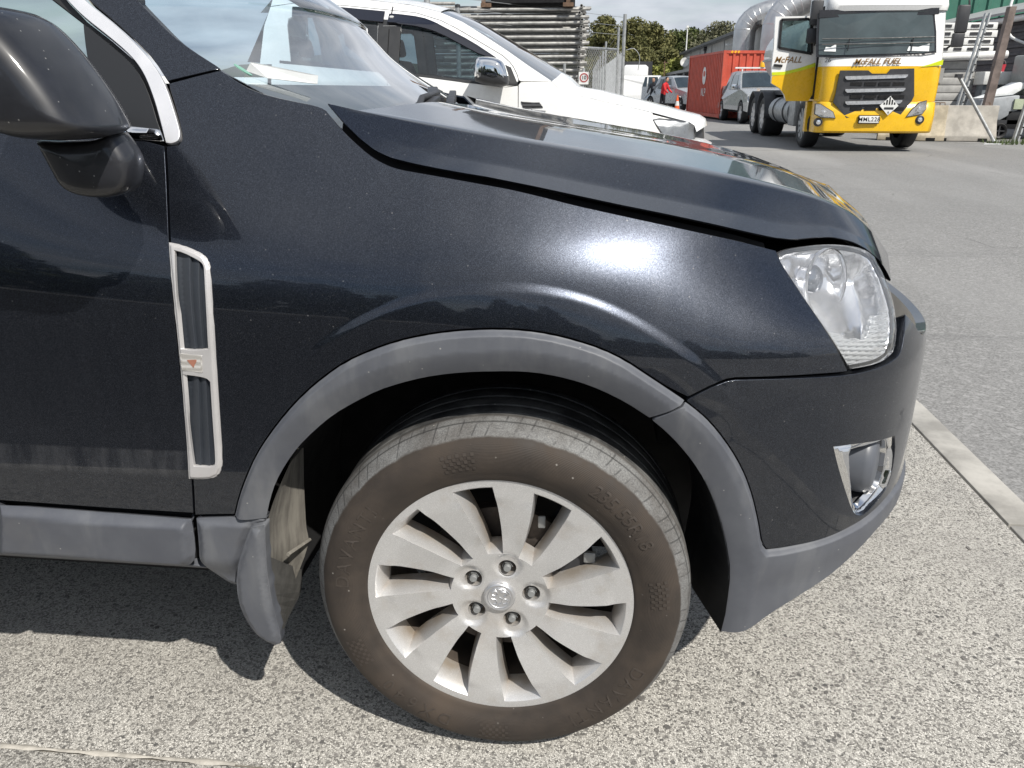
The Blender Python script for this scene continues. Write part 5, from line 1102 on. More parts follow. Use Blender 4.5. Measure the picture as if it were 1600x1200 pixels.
front_sheet('sun_visor', [(x0 - .02, zt - .10), (x1 + .02, zt - .06), (x1 + .02, zt + .06), (x0 - .02, zt + .04)], GLOSSB, .05, yfun=slope, th=.03)
g_ = front_sheet('grille', D['t_grille'], GREYP, .035, th=.03)
gm = D['t_misc']
for a, c in ((5, 6), (7, 8), (9, 10)):
    (xa, za), (xb, zb2) = gm[a], gm[c]
    front_sheet('grille_bar', [(xa, za - .01), (xa + .04, za - .045), (xb - .04, zb2 - .045), (xb, zb2 - .01), (xb, zb2 + .02), (xa, za + .02)], SATIN, .065, parent=g_, th=.03, world=False)
    for i in range(4):
        xs = xa + .12 + i*.27; front_sheet('grille_slot', [(xs, za - .15), (xs + .22, za - .15), (xs + .22, za - .09), (xs, za - .09)], MATT, .038, parent=g_, th=.01, world=False)
for key in ('t_hl_l', 't_hl_r'):
    h = front_sheet('headlight', [tuple(p) for p in inset(D[key], -.012)], GREYP, .05, th=.04)
    front_sheet('lamp_lens', D[key], BOWL, .056, parent=h, th=.01, world=False)
    c = np.mean(D[key], 0); b = MB(); b.lathe([(.05, 0), (.045, -.012), (.03, -.01), (.001, -.02)], c=(c[0], YF - .058, c[1] - .01), n=16); b.build('lamp_projector', SATIN, h, 40, world=False)
for x, z in gm[:2]:
    b = MB(); b.lathe([(.085, .02), (.085, -.03), (.065, -.04), (.06, -.03), (.001, -.04)], c=(x, YF - .01 + .05*((x - XC)/1.02)**2, z), n=20); b.build('fog_lamp', GREYP, tk, 40)
    b = MB(); b.lathe([(.045, -.045), (.001, -.052)], c=(x, YF - .01 + .05*((x - XC)/1.02)**2, z), n=16); b.build('fog_lens', BOWL, tk, 40)
lettering('McFALL FUEL', GOLD, tk, (gm[2][0], YF + .012, gm[2][1]), (1, -.0, .012), (0, 0, 1), .155, shear=.35, offset=.002, extrude=.004)
px, pz = gm[3]; px -= .05; pl_ = MB(); pl_.box((px - .19, YF - .085, pz - .065), (px + .19, YF - .06, pz + .065)); plo = pl_.build('number_plate', WHITEM, tk, bevel=.004)
pl_ = MB(); pl_.box((px - .205, YF - .058, pz - .08), (px + .205, YF - .045, pz + .08)); pl_.build('plate_holder', BLACK, tk)
lettering('MML228', BLACK, plo, (px, YF - .088, pz), (1, 0, 0), (0, 0, 1), .112, world=False, space=1.1, offset=.001)
hx, hz = gm[4]; hx += .06; hz += .06; d = .18
hd = front_sheet('hazard_diamond', [(hx, hz - d), (hx + d, hz), (hx, hz + d), (hx - d, hz)], WHITEM, .10, th=.012)
for k in (-3, -2, -1, 0, 1, 2, 3):
    xk = hx + k*.05; top = d - abs(k*.05) - .015
    if top > .02: front_sheet('hazard_stripe', [(xk - .014, hz + .02), (xk + .014, hz + .02), (xk + .014, hz + top - .01), (xk - .014, hz + top)], BLACK, .104, parent=hd, th=.003, world=False)
lettering('9', BLACK, hd, (hx, YF - .106, hz - .135), (1, 0, 0), (0, 0, 1), .07, world=False)
b = MB(); b.box((hx - .09, YF - .105, hz - .07), (hx + .09, YF - .103, hz - .03)); b.build('hazard_text_strip', GREYP, hd, world=False)
# open door
dr = D['t_door']; door = None
def yplane(name, poly, m, y, th, parent=tk, world=True, holes=None):
    b = MB(); b.prism(poly, y, y + th); return b.build(name, m, parent, world=world)
def ring_prism(name, outer, inner, m, y0, y1, parent=tk, world=True):
    return panel(name, outer, lambda u, z: (u, u*0 + y0, z), m, parent, res=.08, holes=[np.array(inner)], ret=y1 - y0, rnd=0, world=world)
door = ring_prism('cab_door', dr, D['t_dwin'], WHITEP, 17.05, 17.13)
yplane('door_back', dr[:1] + dr[1:], WHITEP, 17.131, .004, door, False) if False else None
yplane('door_yellow', [tuple(p) for p in inset(D['t_dy'], .002)], YELLOW, 17.044, .006, door, False)
yplane('door_lime_stripe', D['t_dl'], LIME, 17.040, .008, door, False)
yplane('door_glass', [tuple(p) for p in inset(D['t_dwin'], -.01)], TRUCKGLASS, 17.08, .006, door, False)
wpl = D['t_dwin']; fr_ = MB()
for p, q in zip(wpl, wpl[1:] + wpl[:1]): fr_.beam((p[0], 17.04, p[1]), (q[0], 17.04, q[1]), .05, .03, (0, 1, 0))
fr_.build('window_seal', BLACK, door, world=False)
dm = D['t_dm']; cx_ = (dm[0][0] + dm[1][0])/2
lettering('McFALL', GOLD, door, (cx_ + .06, 17.046, dm[0][1] - .01), (1, 0, 0), (0, 0, 1), .165, shear=.3, offset=.002, extrude=.002, world=False)
b = MB(); b.beam((dm[2][0], 17.03, dm[2][1]), (dm[3][0], 17.03, dm[3][1] + .01), .05, .03, (0, 1, 0)); b.build('door_handle', BLACK, door, world=False)
for (mx, mz, w, h) in ((4.50, 2.62, .22, .46), (4.48, 2.20, .24, .28)):
    b = MB(); b.box((mx - w/2, 16.72, mz - h/2), (mx + w/2, 16.86, mz + h/2)); b.build('door_mirror', GREYP, door, bevel=.03, world=False)
b = MB(); b.tube([(4.58, 17.0, 2.92), (4.55, 16.82, 2.92), (4.55, 16.80, 2.06), (4.58, 17.0, 2.04)], .018, 8); b.build('mirror_arm', BLACK, door, 50, world=False)
b = MB(); b.tube([(7.05, 16.75, 2.95), (7.28, 16.62, 2.93), (7.34, 16.62, 2.60), (7.30, 16.62, 2.15), (7.08, 16.75, 1.95)], .02, 8); b.build('mirror_arm', BLACK, tk, 50)
for (mx, mz, w, h) in ((7.24, 2.48, .22, .50), (7.22, 2.10, .22, .26)):
    b = MB(); b.box((mx - w/2, 16.58, mz - h/2), (mx + w/2, 16.70, mz + h/2)); b.build('mirror', GREYP, tk, bevel=.03)
lettering('26', BLACK, tk, (4.72, YF + .02, 1.73), (1, -.3, 0), (0, 0, 1), .12, name='fleet_number')
# flat black sheet as the doorway's shade, vest on the seat, chassis, tank
b = MB(); b.box((XL - .005, 16.9, 1.0), (XL - .001, 17.95, 2.75)); b.build('doorway_shade_sheet', MATT, tk)
b = MB(); b.prism([(XL + .03, 2.0), (XL + .22, 2.0), (XL + .20, 2.38), (XL + .05, 2.38)], 17.0, 17.3); b.build('orange_vest_on_seat', simple('orange_cloth', (.75, .20, .05), .9), tk)
b = MB(); b.box((5.2, 16.7, .62), (6.45, 24.4, .88)); b.box((4.75, 16.6, .42), (6.9, 17.0, .80)); b.build('chassis', MATT, tk)
b = MB(); n = 40
rows_ = []
for y, s in ((18.72, .55), (18.74, .80), (18.85, .95), (19.05, 1.0), (22.4, 1.0), (22.6, .95), (22.7, .8), (22.72, .5)):
    rows_.append([(XC + 1.20*s*math.cos(t), y, 2.00 + .86*s*math.sin(t)) for t in np.linspace(0, 6.2832, n + 1)[:-1]])
b.grid(rows_, True); b.add(rows_[0], [tuple(range(n))]); b.add(rows_[-1], [tuple(range(n))[::-1]])
TANKM = NT('tank_white'); zt_ = TANKM.sep(TANKM.world())[2]
TANKM.set(col=TANKM.mix(TANKM.math('MULTIPLY', TANKM.rng(zt_, 1.75, 1.2), TANKM.rng(TANKM.noise(3, 5, .6), .3, .6, .4, 1)), (.72, .72, .71), (.30, .25, .19)), rough=.3, coat=.4)
tank = b.build('tank', TANKM.m, tk, 50)
b = MB(); b.box((4.60, 18.95, 1.86), (4.66, 22.4, 1.91)); b.build('tank_rail', STEEL, tank, world=False)
lettering('McFALL', GOLD, tank, (4.635, 20.9, 2.16), (0, -1, 0), (.15, 0, 1), .26, shear=.2, offset=.006, world=False)
b = MB(); b.box((4.95, 18.3, 1.05), (6.9, 24.2, 1.16)); b.build('deck', GREYP, tk)
b = MB(); b.tube([(4.95, 19.1, .70), (4.95, 21.2, .70)], .30, 20); b.build('fuel_tank', STEEL, tk, 50)
for y in (19.5, 20.6): b = MB(); b.lathe([(.31, 0), (.325, .02), (.325, .06), (.31, .08)], c=(4.95, y, .70), n=24); b.build('tank_strap', GREYP, tk, 50)
b = MB(); b.box((4.68, 18.5, .40), (5.1, 19.05, 1.02)); b.build('battery_box', STEEL, tk, bevel=.03)
for yy in (17.62,):
    small_wheel(tk, 4.66, yy, .50, .30, STEEL, 'front_wheel', 'x', 10); small_wheel(tk, 6.98, yy, .50, -.30, STEEL, 'front_wheel', 'x', 10)
for yy in (22.35, 23.65):
    small_wheel(tk, 4.72, yy, .50, .52, SATIN, 'rear_wheel', 'x', 10); small_wheel(tk, 6.92, yy, .50, -.52, SATIN, 'rear_wheel', 'x', 10)
    b = MB(); b.grid([[(x, yy + .60*math.cos(t), .52 + .62*math.sin(t)) for t in np.linspace(-.1, 3.24, 16)] for x in (4.66, 5.26)]); o = b.build('mudguard', GREYP, tk, 50); s_ = o.modifiers.new('thickness', 'SOLIDIFY'); s_.thickness = .03
b = MB(); b.box((4.62, 17.15, .35), (4.95, 17.30, .95)); b.build('cab_step', YELLOW, tk)

# ------------------------------------------------------------------ red container
ct = thing('red_container', 'red steel shipping container with a white logo beside the grey warehouse', 'container', (5.22, 33.75, 0), rz=math.radians(6.4))
CW, CL, CH = 2.44, 6.06, 2.62
def corr(n, amp, L, base=0):
    P = []
    for k in range(n):
        p0 = L*k/n; w = L/n
        P += [(p0, 0), (p0 + w*.30, 0), (p0 + w*.42, amp), (p0 + w*.88, amp)]
    return P + [(L, 0)]
def wall(name, pts, z0, z1, tf, m, parent):
    b = MB(); b.grid([[tf(a, d, z) for a, d in pts] for z in (z0, z1)]); return b.build(name, m, parent, world=False)
wall('side_panel', corr(22, .036, CL - .2), .22, CH - .08, lambda a, d, z: (.02 + d, .1 + a, z), REDC, ct)
wall('side_panel', corr(22, .036, CL - .2), .22, CH - .08, lambda a, d, z: (CW - .02 - d, .1 + a, z), REDC, ct)
wall('end_panel', corr(8, .05, CW - .24), .22, CH - .10, lambda a, d, z: (.12 + a, .03 + d, z), REDC, ct)
wall('end_panel', corr(8, .05, CW - .24), .22, CH - .10, lambda a, d, z: (.12 + a, CL - .03 - d, z), REDC, ct)
for x in (0, CW - .12):
    for y in (0, CL - .12): b = MB(); b.box((x, y, .06), (x + .12, y + .12, CH)); b.build('corner_post', REDC, ct, world=False)
b = MB(); b.box((0.02, 0.02, CH - .05), (CW - .02, CL - .02, CH - .01)); b.build('roof', REDC, ct, world=False)
for x in (.01, CW - .13):
    for z in (.08, CH - .09): b = MB(); b.box((x, .12, z), (x + .12, CL - .12, z + (.13 if z < 1 else .085))); b.build('side_rail', REDC, ct, world=False)
for y in (.01, CL - .11):
    for z in (.08, CH - .11): b = MB(); b.box((.12, y, z), (CW - .12, y + .10, z + (.13 if z < 1 else .105))); b.build('end_rail', REDC, ct, world=False)
b = MB(); b.box((.05, .02, .05), (CW - .05, CL - .02, .10)); b.build('floor', RUST, ct, world=False)
for k in range(3): b = MB(); b.beam((.30 + k*.13, .004, CH - .09), (.36 + k*.13, .004, CH - .02), .07, .006, (0, 1, 0)); b.build('hazard_strip', AMBER, ct, world=False)
b = MB(); b.prism([(3.0 + .30*math.cos(t), 1.72 + .36*math.sin(t)) for t in np.linspace(0, 6.28, 25)[:-1]], .006, .012, 'x'); b.build('round_logo', WHITEM, ct, world=False)
b = MB(); b.prism([(3.0 + .19*math.cos(t), 1.80 + .12*math.sin(t)) for t in np.linspace(0, 6.28, 17)[:-1]], .002, .005, 'x'); b.build('logo_mark', REDC, ct, world=False)
lettering('NLP', WHITEM, ct, (.006, 3.0, 1.03), (0, -1, 0), (0, 0, 1), .46, offset=.002, world=False)

# ------------------------------------------------------------------ small vehicles: local x to the side, -y to the front
def pickup(name, label, cat, loc, rz, pm, bed=True, group=None, bar=False, length=5.3, hs=1.0, van=False):
    r = thing(name, label, cat, loc, group, math.radians(rz)); w = .92
    L0, L1 = -length*.5, length*.5
    if van: top = [(L0 + .05, 1.0), (L0 + .9, 1.25), (L0 + 1.6, 2.0), (L1 - .1, 2.05), (L1, 1.0)]
    elif bed: top = [(L0 + .04, .98), (L0 + 1.25, 1.18), (L0 + 2.05, 1.76), (L0 + 2.7, 1.82), (L0 + 3.55, 1.78), (L0 + 3.75, 1.30), (L1, 1.28)]
    else: top = [(L0 + .04, .80), (L0 + 1.2, .98), (L0 + 2.0, 1.44), (L0 + 3.3, 1.44), (L1 - .3, 1.02), (L1, .95)]
    prof_ = [(L0, .42)] + [(L0 - .02, .75)] + top + [(L1, .45)]
    ax = (L0 + .92, L1 - 1.15); R = .38 if bed or van else .33
    low = [(L1, .45)]
    for a in reversed(ax): low += [(a + (R + .07)*math.cos(t), .38 + (R + .07)*math.sin(t)) for t in np.linspace(.15, math.pi - .15, 9)]
    sideP = [(L0, .42), (L0 - .02, .75)] + top + low
    belt = 1.12 if bed else (1.25 if van else .95)
    def xw(z): return w - max(0, z - belt)*.26
    for s in (-1, 1):
        b = MB(); n = len(sideP); b.add([(s*xw(z), y, z) for y, z in sideP] + [(s*(xw(z) - .05), y, z) for y, z in sideP], [tuple(range(n)) if s < 0 else tuple(range(n))[::-1], tuple(range(n, 2*n))] + [(i, i+n, (i+1) % n + n, (i+1) % n) for i in range(n)])
        b.build('body_side', pm, r, world=False)
    rowsT = [(y, z) for y, z in [(L0, .42), (L0 - .02, .75)] + top + [(L1, .45)]]
    b = MB(); b.grid([[(x*xw(z), y + .10*(abs(x)**3 - 0)*(y < L0 + .5), z + .03*(1 - x*x)*(z > .9)) for x in np.linspace(-1, 1, 11)] for y, z in rowsT]); b.build('body_shell', pm, r, 40, world=False)
    i0 = 1
    (ya, za), (yb, zb_) = top[1], top[2]
    p = lambda f, o: (ya + (yb - ya)*f, za + (zb_ - za)*f + o)
    b = MB(); b.grid([[(x*(xw(z) - .06), y - .02, z + .03*(1 - x*x) + .012) for x in np.linspace(-1, 1, 9)] for y, z in (p(.08, 0), p(.94, 0))]); b.build('windscreen', DARKM, r, 40, world=False)
    yr = top[4][0] if bed else (top[3][0] if not van else top[2][0] + 1.2)
    for s in (-1, 1):
        z0, z1 = belt + .06, top[2][1] - .08
        for (a, c) in (((ya + .35, yb + .05), None), ):
            m0, m1 = ya + .55, yr - .12; mid = (yb + .45 + m1)/2
            for q in ([(m0 + .05, z0), (yb + .12, z1), (mid - .04, z1), (mid - .04, z0)], [(mid + .04, z0), (mid + .04, z1), (m1 - .12, z1), (m1, z0)]):
                b = MB(); b.add([(s*(xw(z) + .006), y, z) for y, z in q], [(0, 1, 2, 3)]); b.build('side_window', DARKM, r, world=False)
        b = MB(); b.box((s*w - .03 if s > 0 else -w - .17, ya + .55, belt + .04), (s*w + .17 if s > 0 else -w + .03, ya + .65, belt + .24)); b.build('mirror', CHROME, r, world=False, bevel=.03)
        b = MB(); b.prism([(s*.50, .78), (s*.86, .80), (s*.90, .96), (s*.78, .97), (s*.50, .88)], L0 - .05, L0 + .05); b.build('headlight', BOWL, r, world=False)
        b = MB(); b.prism([(s*.56, .50), (s*.80, .50), (s*.84, .64), (s*.60, .66)], L0 - .04, L0 + .05); b.build('fog_lamp', GREYP, r, world=False)
        for a in ax: o = small_wheel(r, s*(w - .03), 0, R, .24*-s if False else (.24 if s < 0 else -.24), SATIN, 'wheel', 'x', 6); o.location = (s*(w - .0), a, R)
    b = MB(); b.prism([(-.46, .62), (.46, .62), (.50, .90), (-.50, .90)], L0 - .045, L0 + .05); b.build('grille', GREYP, r, world=False)
    b = MB(); b.box((-.75, L0 + .2, .36), (.75, L1 - .1, .60)); b.build('underbody', MATT, r, world=False)
    if bed: b = MB(); b.box((-.8, top[5][0] + .12, 1.24), (.8, L1 - .06, 1.30)); b.build('tub_cover', GREYP, r, world=False)
    if bar:
        b = MB(); b.box((-.95, -.55, 1.90), (.95, -.45, 1.95)); b.box((-.7, -.53, 1.80), (-.66, -.47, 1.90)); b.box((.66, -.53, 1.80), (.7, -.47, 1.90)); b.build('roof_bar', WHITEM, r, world=False)
        b = MB(); b.lathe([(.10, 1.95), (.10, 2.0), (.085, 2.10), (.05, 2.16), (.001, 2.17)], c=(.05, -.5, 0), axis='z', n=16); b.build('beacon', AMBER, r, 40, world=False)
        b = MB(); b.add([(-.35, L0 + .30, 1.045), (.45, L0 + .30, 1.045), (.45, L0 + .60, 1.095), (-.35, L0 + .60, 1.095)], [(0, 1, 2, 3)]); o = b.build('bonnet_decal', BLUEM, r, world=False); o.location.z = .03
    return r
DARKM = simple('dark_glass_small', (.03, .042, .05), .08, 0, .2, 2, coat=.6)
tr_ = pickup('silver_ute', 'silver double cab ute with a roof bar and amber beacon behind the tanker', 'ute', (6.28, 32.15, 0), 4, SILVCAR, bar=True)
pickup('silver_ute', 'far silver ute parked left of the red container', 'ute', (4.75, 46.0, 0), 24, SILVCAR)
pickup('white_van', 'white van parked far down the yard behind the fence posts', 'van', (3.6, 58.2, 0), 80, WHITEP, False, van=True)
pickup('white_car', 'small white car far down the yard before the low dark shed', 'car', (6.0, 63, 0), 10, WHITEP, False, length=4.4)
pickup('grey_car', 'grey car far down the yard beside the low dark shed', 'car', (7.1, 70, 0), 0, SILVCAR, False, length=4.4)
pickup('blue_car', 'dark blue car far down the yard in front of the trees', 'car', (5.0, 76, 0), 60, simple('blue_car_paint', (.04, .06, .13), .3, .3, .05), False, length=4.4)
# white truck with a tall cab far down the yard
ft = thing('white_truck', 'white truck with a tall black edged cab seen past the gate posts', 'truck', (4.0, 78, 0))
b = MB(); b.prism([(2.75, .5), (5.0, .5), (5.0, 3.0), (4.75, 3.2), (2.95, 3.2), (2.75, 3.0)], 77.9, 80); b.build('cab', WHITEP, ft, bevel=.06)
b = MB(); b.prism([(2.95, 1.35), (4.82, 1.35), (4.82, 2.05), (2.95, 2.05)], 77.84, 77.95); b.build('windscreen', DARKM, ft)
b = MB(); b.box((2.9, 77.8, 2.06), (4.9, 77.96, 2.22)); b.build('sun_visor', GLOSSB, ft)
b = MB(); b.box((2.6, 80.1, .9), (5.5, 88, 3.55)); b.build('box_body', GREYP, ft)
b = MB(); b.box((3.1, 77.82, .6), (4.7, 77.95, 1.1)); b.build('grille', GREYP, ft)
for x in (2.9, 4.75): small_wheel(ft, x, 79.2, .48, .28 if x < 4 else -.28, SATIN, 'wheel', 'x')

# ------------------------------------------------------------------ people and cone in the yard
def body_mesh(name, joints, edges, radii, m, parent, sub=1):
    me = bpy.data.meshes.new(name); me.from_pydata(joints, edges, []); o = bpy.data.objects.new(name, me); COL.objects.link(o)
    sk = o.modifiers.new('skin', 'SKIN'); 
    for v, r in zip(me.skin_vertices[0].data, radii): v.radius = (r, r)
    me.skin_vertices[0].data[0].use_root = True
    ss = o.modifiers.new('sub', 'SUBSURF'); ss.levels = sub; ss.render_levels = sub
    dg = bpy.context.evaluated_depsgraph_get(); m2 = bpy.data.meshes.new_from_object(o.evaluated_get(dg)); bpy.data.objects.remove(o)
    m2.shade_smooth(); return link(name, m2, m, parent, False)
def person(label, loc, rz, top, bend=0., legm=CLOTHD):
    r = thing('person', label, 'person', loc, None, math.radians(rz)); b = bend
    J = [(0, 0, .95), (0, -.05*b, 1.15), (0, -.22*b, 1.38), (0, -.28*b, 1.47), (0, -.31*b, 1.53), (.10, 0, .90), (.11, -.03, .50), (.11, .02, .09), (.11, -.12, .05), (-.10, 0, .90), (-.11, .05, .50), (-.11, .12, .09), (-.11, -.02, .05), (.19, -.22*b, 1.38), (.25, -.12 - .2*b, 1.12), (.22, -.32 - .2*b, .98), (-.19, -.22*b, 1.38), (-.25, -.12 - .2*b, 1.12), (-.22, -.30 - .2*b, .96)]
    E = [(0,1),(1,2),(2,3),(3,4),(0,5),(5,6),(6,7),(7,8),(0,9),(9,10),(10,11),(11,12),(2,13),(13,14),(14,15),(2,16),(16,17),(17,18)]
    R = [.15,.14,.15,.07,.055,.11,.075,.05,.045,.11,.075,.05,.045,.085,.06,.045,.085,.06,.045]
    o = body_mesh('body', J, E, R, top, r); o.data.materials.append(legm)
    for f in o.data.polygons:
        if f.center.z < .93 and abs(f.center.y) < .2 and abs(f.center.x) < .2: f.material_index = 1
    h = MB(); h.lathe([(.001, -.13), (.05, -.12), (.075, -.06), (.085, .02), (.075, .09), (.04, .125), (.001, .13)], c=(0, -.33*b - .02, 1.64), axis='z', n=16); h.build('head', SKIN, r, 60, world=False)
    h = MB(); h.lathe([(.088, .03), (.080, .09), (.045, .13), (.001, .137)], c=(0, -.33*b - .01, 1.645), axis='z', n=16); h.build('hair', MATT, r, 60, world=False)
    return r
person('person in a red jacket standing far down the yard', (3.80, 44.6, 0), 60, CLOTHR, .5)
person('person in dark clothes standing left of the red jacket', (3.45, 47.0, 0), -30, CLOTHD, .1)
cn = thing('traffic_cone', 'orange and white traffic cone in front of the far silver ute', 'cone', (4.35, 42.3, 0))
b = MB(); b.box((4.17, 42.12, 0), (4.53, 42.48, .04)); b.lathe([(.15, .04), (.105, .38)], c=(4.35, 42.3, 0), axis='z', n=16); b.build('cone_body', simple('cone_orange', (.75, .12, .03), .5), cn)
b = MB(); b.lathe([(.106, .381), (.075, .60)], c=(4.35, 42.3, 0), axis='z', n=16); b.build('white_band', WHITEM, cn)
b = MB(); b.lathe([(.074, .601), (.035, .88), (.001, .89)], c=(4.35, 42.3, 0), axis='z', n=16); b.build('cone_tip', simple('cone_orange_tip', (.75, .12, .03), .5), cn)

# ------------------------------------------------------------------ buildings
wh = thing('warehouse', 'long grey warehouse with a dark eave behind the red container', 'building', (10.5, 63, 0))
def ribbed(name, p, q, z0, z1, pitch, amp, m, parent, top_slope=0.):
    p = Vector((p[0], p[1], 0)); q = Vector((q[0], q[1], 0)); d = (q - p); L = d.length; d.normalize(); nn = Vector((d.y, -d.x, 0)); n = max(1, int(L/pitch)); P = []
    for k in range(n): a = L*k/n; w = L/n; P += [(a, 0), (a + w*.55, 0), (a + w*.65, amp), (a + w*.9, amp)]
    P.append((L, 0)); b = MB(); b.grid([[tuple(p + d*a + nn*e + Vector((0, 0, z))) for a, e in P] for z in (z0, z1)]); return b.build(name, m, parent)
b = MB(); b.box((8.6, 43.5, 0), (12.4, 83, 4.3)); b.build('wall', GREYW, wh)
for y in (50, 57, 63, 70, 76.5): b = MB(); b.box((8.56, y, 0), (8.6, y + .10, 4.3)); b.build('wall_joint', ROOFM, wh)
b = MB(); b.prism([(8.3, 4.18), (8.3, 4.42), (10.5, 4.75), (12.7, 4.42), (12.7, 4.18)], 43.2, 83.3); b.build('roof', ROOFM, wh)
b = MB(); b.box((8.18, 43.2, 4.20), (8.30, 83.3, 4.36)); b.build('gutter', simple('dark_gutter', (.05, .052, .055), .5), wh)
b = MB(); b.box((8.38, 66, 3.9), (8.6, 66.5, 4.3)); b.build('rain_head', simple('dark_rainhead', (.04, .04, .045), .5), wh)
b = MB(); b.tube([(8.5, 66.2, 3.95), (8.5, 66.2, 0)], .06, 8); b.build('downpipe', simple('dark_downpipe', (.06, .06, .065), .5), wh)
for y in (52, 73): b = MB(); b.tube([(8.55, y, 3.6), (8.2, y, 3.7)], .03, 6); b.box((7.95, y - .15, 3.62), (8.25, y + .15, 3.72)); b.build('wall_light', WHITEM, wh)
b = MB(); b.box((8.3, 49, 3.6), (8.6, 49.5, 4.0)); b.build('wall_vent_hood', WHITEM, wh)
DU = [(7.75, 44.6, [(0, 0, .2), (0, 0, 3.6), (.05, 0, 4.15), (.35, -.05, 4.55), (.85, -.1, 4.78), (1.6, -.2, 4.95), (3.0, -.3, 5.25)], .55, 'silver bent duct rising along the warehouse behind the container'), (8.35, 39.9, [(0, 0, .2), (0, 0, 3.5), (.08, 0, 4.1), (.45, 0, 4.6), (1.1, 0, 4.95), (2.0, 0, 5.25), (4.2, 0, 5.9)], .62, 'larger silver duct curving over behind the tanker cab')]
for x, y, pts, r, lab in DU:
    d_ = thing('air_duct', lab, 'duct', (x, y, 0)); P = catmull([(x + a, y + c, z) for a, c, z in pts], 14)
    b = MB(); b.tube([tuple(p) for p in P], r, 20); b.build('duct', GALVD, d_, 20)
    for i in (3, 5, 6, 7, 8, 10, 12):
        t_ = Vector(P[min(i+1, 13)]) - Vector(P[i-1]); M = t_.to_track_quat('Z', 'Y').to_matrix().to_4x4(); M.translation = Vector(P[i]); q = MB(); q.lathe([(r, -.02), (r + .008, 0), (r, .02)], axis='z', n=20); oriented(q, M).build('seam_ring', GALVD, d_, 40)
ld = thing('low_shed', 'low dark open fronted shed far beyond the red container', 'shed', (8.2, 74, 0))
b = MB(); b.box((6.9, 60, 2.35), (8.5, 84, 2.55)); b.build('roof', ROOFM, ld)
b = MB(); b.box((8.35, 60, 0), (8.45, 84, 2.35)); b.build('back_wall', DARKW, ld)
for y in (60.1, 66, 72, 78, 83.8): b = MB(); b.box((6.95, y, 0), (7.08, y + .13, 2.35)); b.build('post', STEEL, ld)
b = MB(); b.tube([(7.6, 72, 2.5), (7.6, 72, 3.1)], .03, 6); ds = b.build('dish_mast', STEEL, ld)
b = MB(); b.lathe([(.001, .12), (.2, .09), (.36, 0), (.34, 0), (.001, .10)], c=(7.6, 71.9, 3.25), axis='y', n=20); b.build('dish', WHITEM, ld, 50)
# green shed and lean-to on the right
gsd = thing('green_shed', 'tall green ribbed steel building behind the lean-to at right', 'building', (26, 50, 0))
ribbed('wall', (13.5, 42), (42, 42), 0, 10, .62, .09, GREENW, gsd); b = MB(); b.box((13.5, 42.1, 0), (42, 62, 9.9)); b.build('core', GREENW, gsd)
b = MB(); b.prism([(13.2, 9.9), (27.7, 12.5), (42.3, 9.9)], 41.8, 62.2); b.build('roof', ROOFM, gsd)
lt = thing('lean_to', 'lean-to with a pale grey roof and dark corrugated wall at right', 'building', (17, 30, 0))
def rib_h(name, x, y0, y1, z0, z1, pitch, amp, m, parent):
    n = int((z1 - z0)/pitch); P = []
    for k in range(n): a = z0 + (z1 - z0)*k/n; w = (z1 - z0)/n; P += [(a, 0), (a + w*.5, 0), (a + w*.6, amp), (a + w*.95, amp)]
    b = MB(); b.grid([[(x - d, y, a) for a, d in P] for y in (y0, y1)]); return b.build(name, m, parent)
rib_h('wall', 13.6, 18, 38, 0, 3.45, .23, .05, DARKW, lt)
b = MB(); b.box((13.65, 18, 0), (16.9, 38, 3.4)); b.build('core', DARKW, lt)
b = MB(); b.prism([(13.2, 3.42), (13.2, 3.50), (17.0, 4.40), (17.0, 4.3)], 17.6, 38.4); b.build('roof', simple('pale_grey_roof', (.36, .36, .36), .5, .1, .1), lt)
b = MB(); b.tube([(13.35, 17.8, 3.28), (13.35, 38.2, 3.28)], .10, 10); b.build('white_gutter', WHITEM, lt, 50)
b = MB(); b.tube([tuple(p) for p in catmull([(13.3, 26.0, 2.4), (12.9, 26.2, 2.5), (12.6, 26.6, 2.8), (12.7, 27.0, 3.6), (13.0, 27.2, 4.3), (13.8, 27.2, 4.5)], 16)], .04, 8); b.build('white_cable', WHITEM, lt, 60)

# ------------------------------------------------------------------ concrete barriers, posts and yard goods at the right
def barrier(x, y, rz, m, label):
    r = thing('concrete_barrier', label, 'barrier', (x, y, 0), 'concrete barriers beside the tanker', math.radians(rz))
    P = [(-.30, 0), (-.30, .12), (-.26, .18), (-.12, .45), (-.10, .82), (.10, .82), (.12, .45), (.26, .18), (.30, .12), (.30, 0)]
    b = MB(); b.prism(P, -.75, .75); b.build('block', m, r, world=False, bevel=.015)
    for yy in (-.45, .45): q = MB(); q.box((-.31, yy - .10, -.002), (.31, yy + .10, .07)); q.build('lifting_slot', MATT, r, world=False)
    for yy in (-.5, .5): q = MB(); q.tube([(0, yy - .06, .82), (0, yy - .05, .88), (0, yy + .05, .88), (0, yy + .06, .82)], .012, 6); q.build('lifting_loop', RUST, r, 60, world=False)
TANB = simple('tan_concrete', (.46, .40, .30), .9, 0, .25, 4)
barrier(8.05, 20.6, 74, TANB, 'tan stained concrete barrier nearest the tanker bumper')
barrier(9.15, 20.4, 82, CONCP, 'grey concrete barrier right of the tan one')
pst = MB()
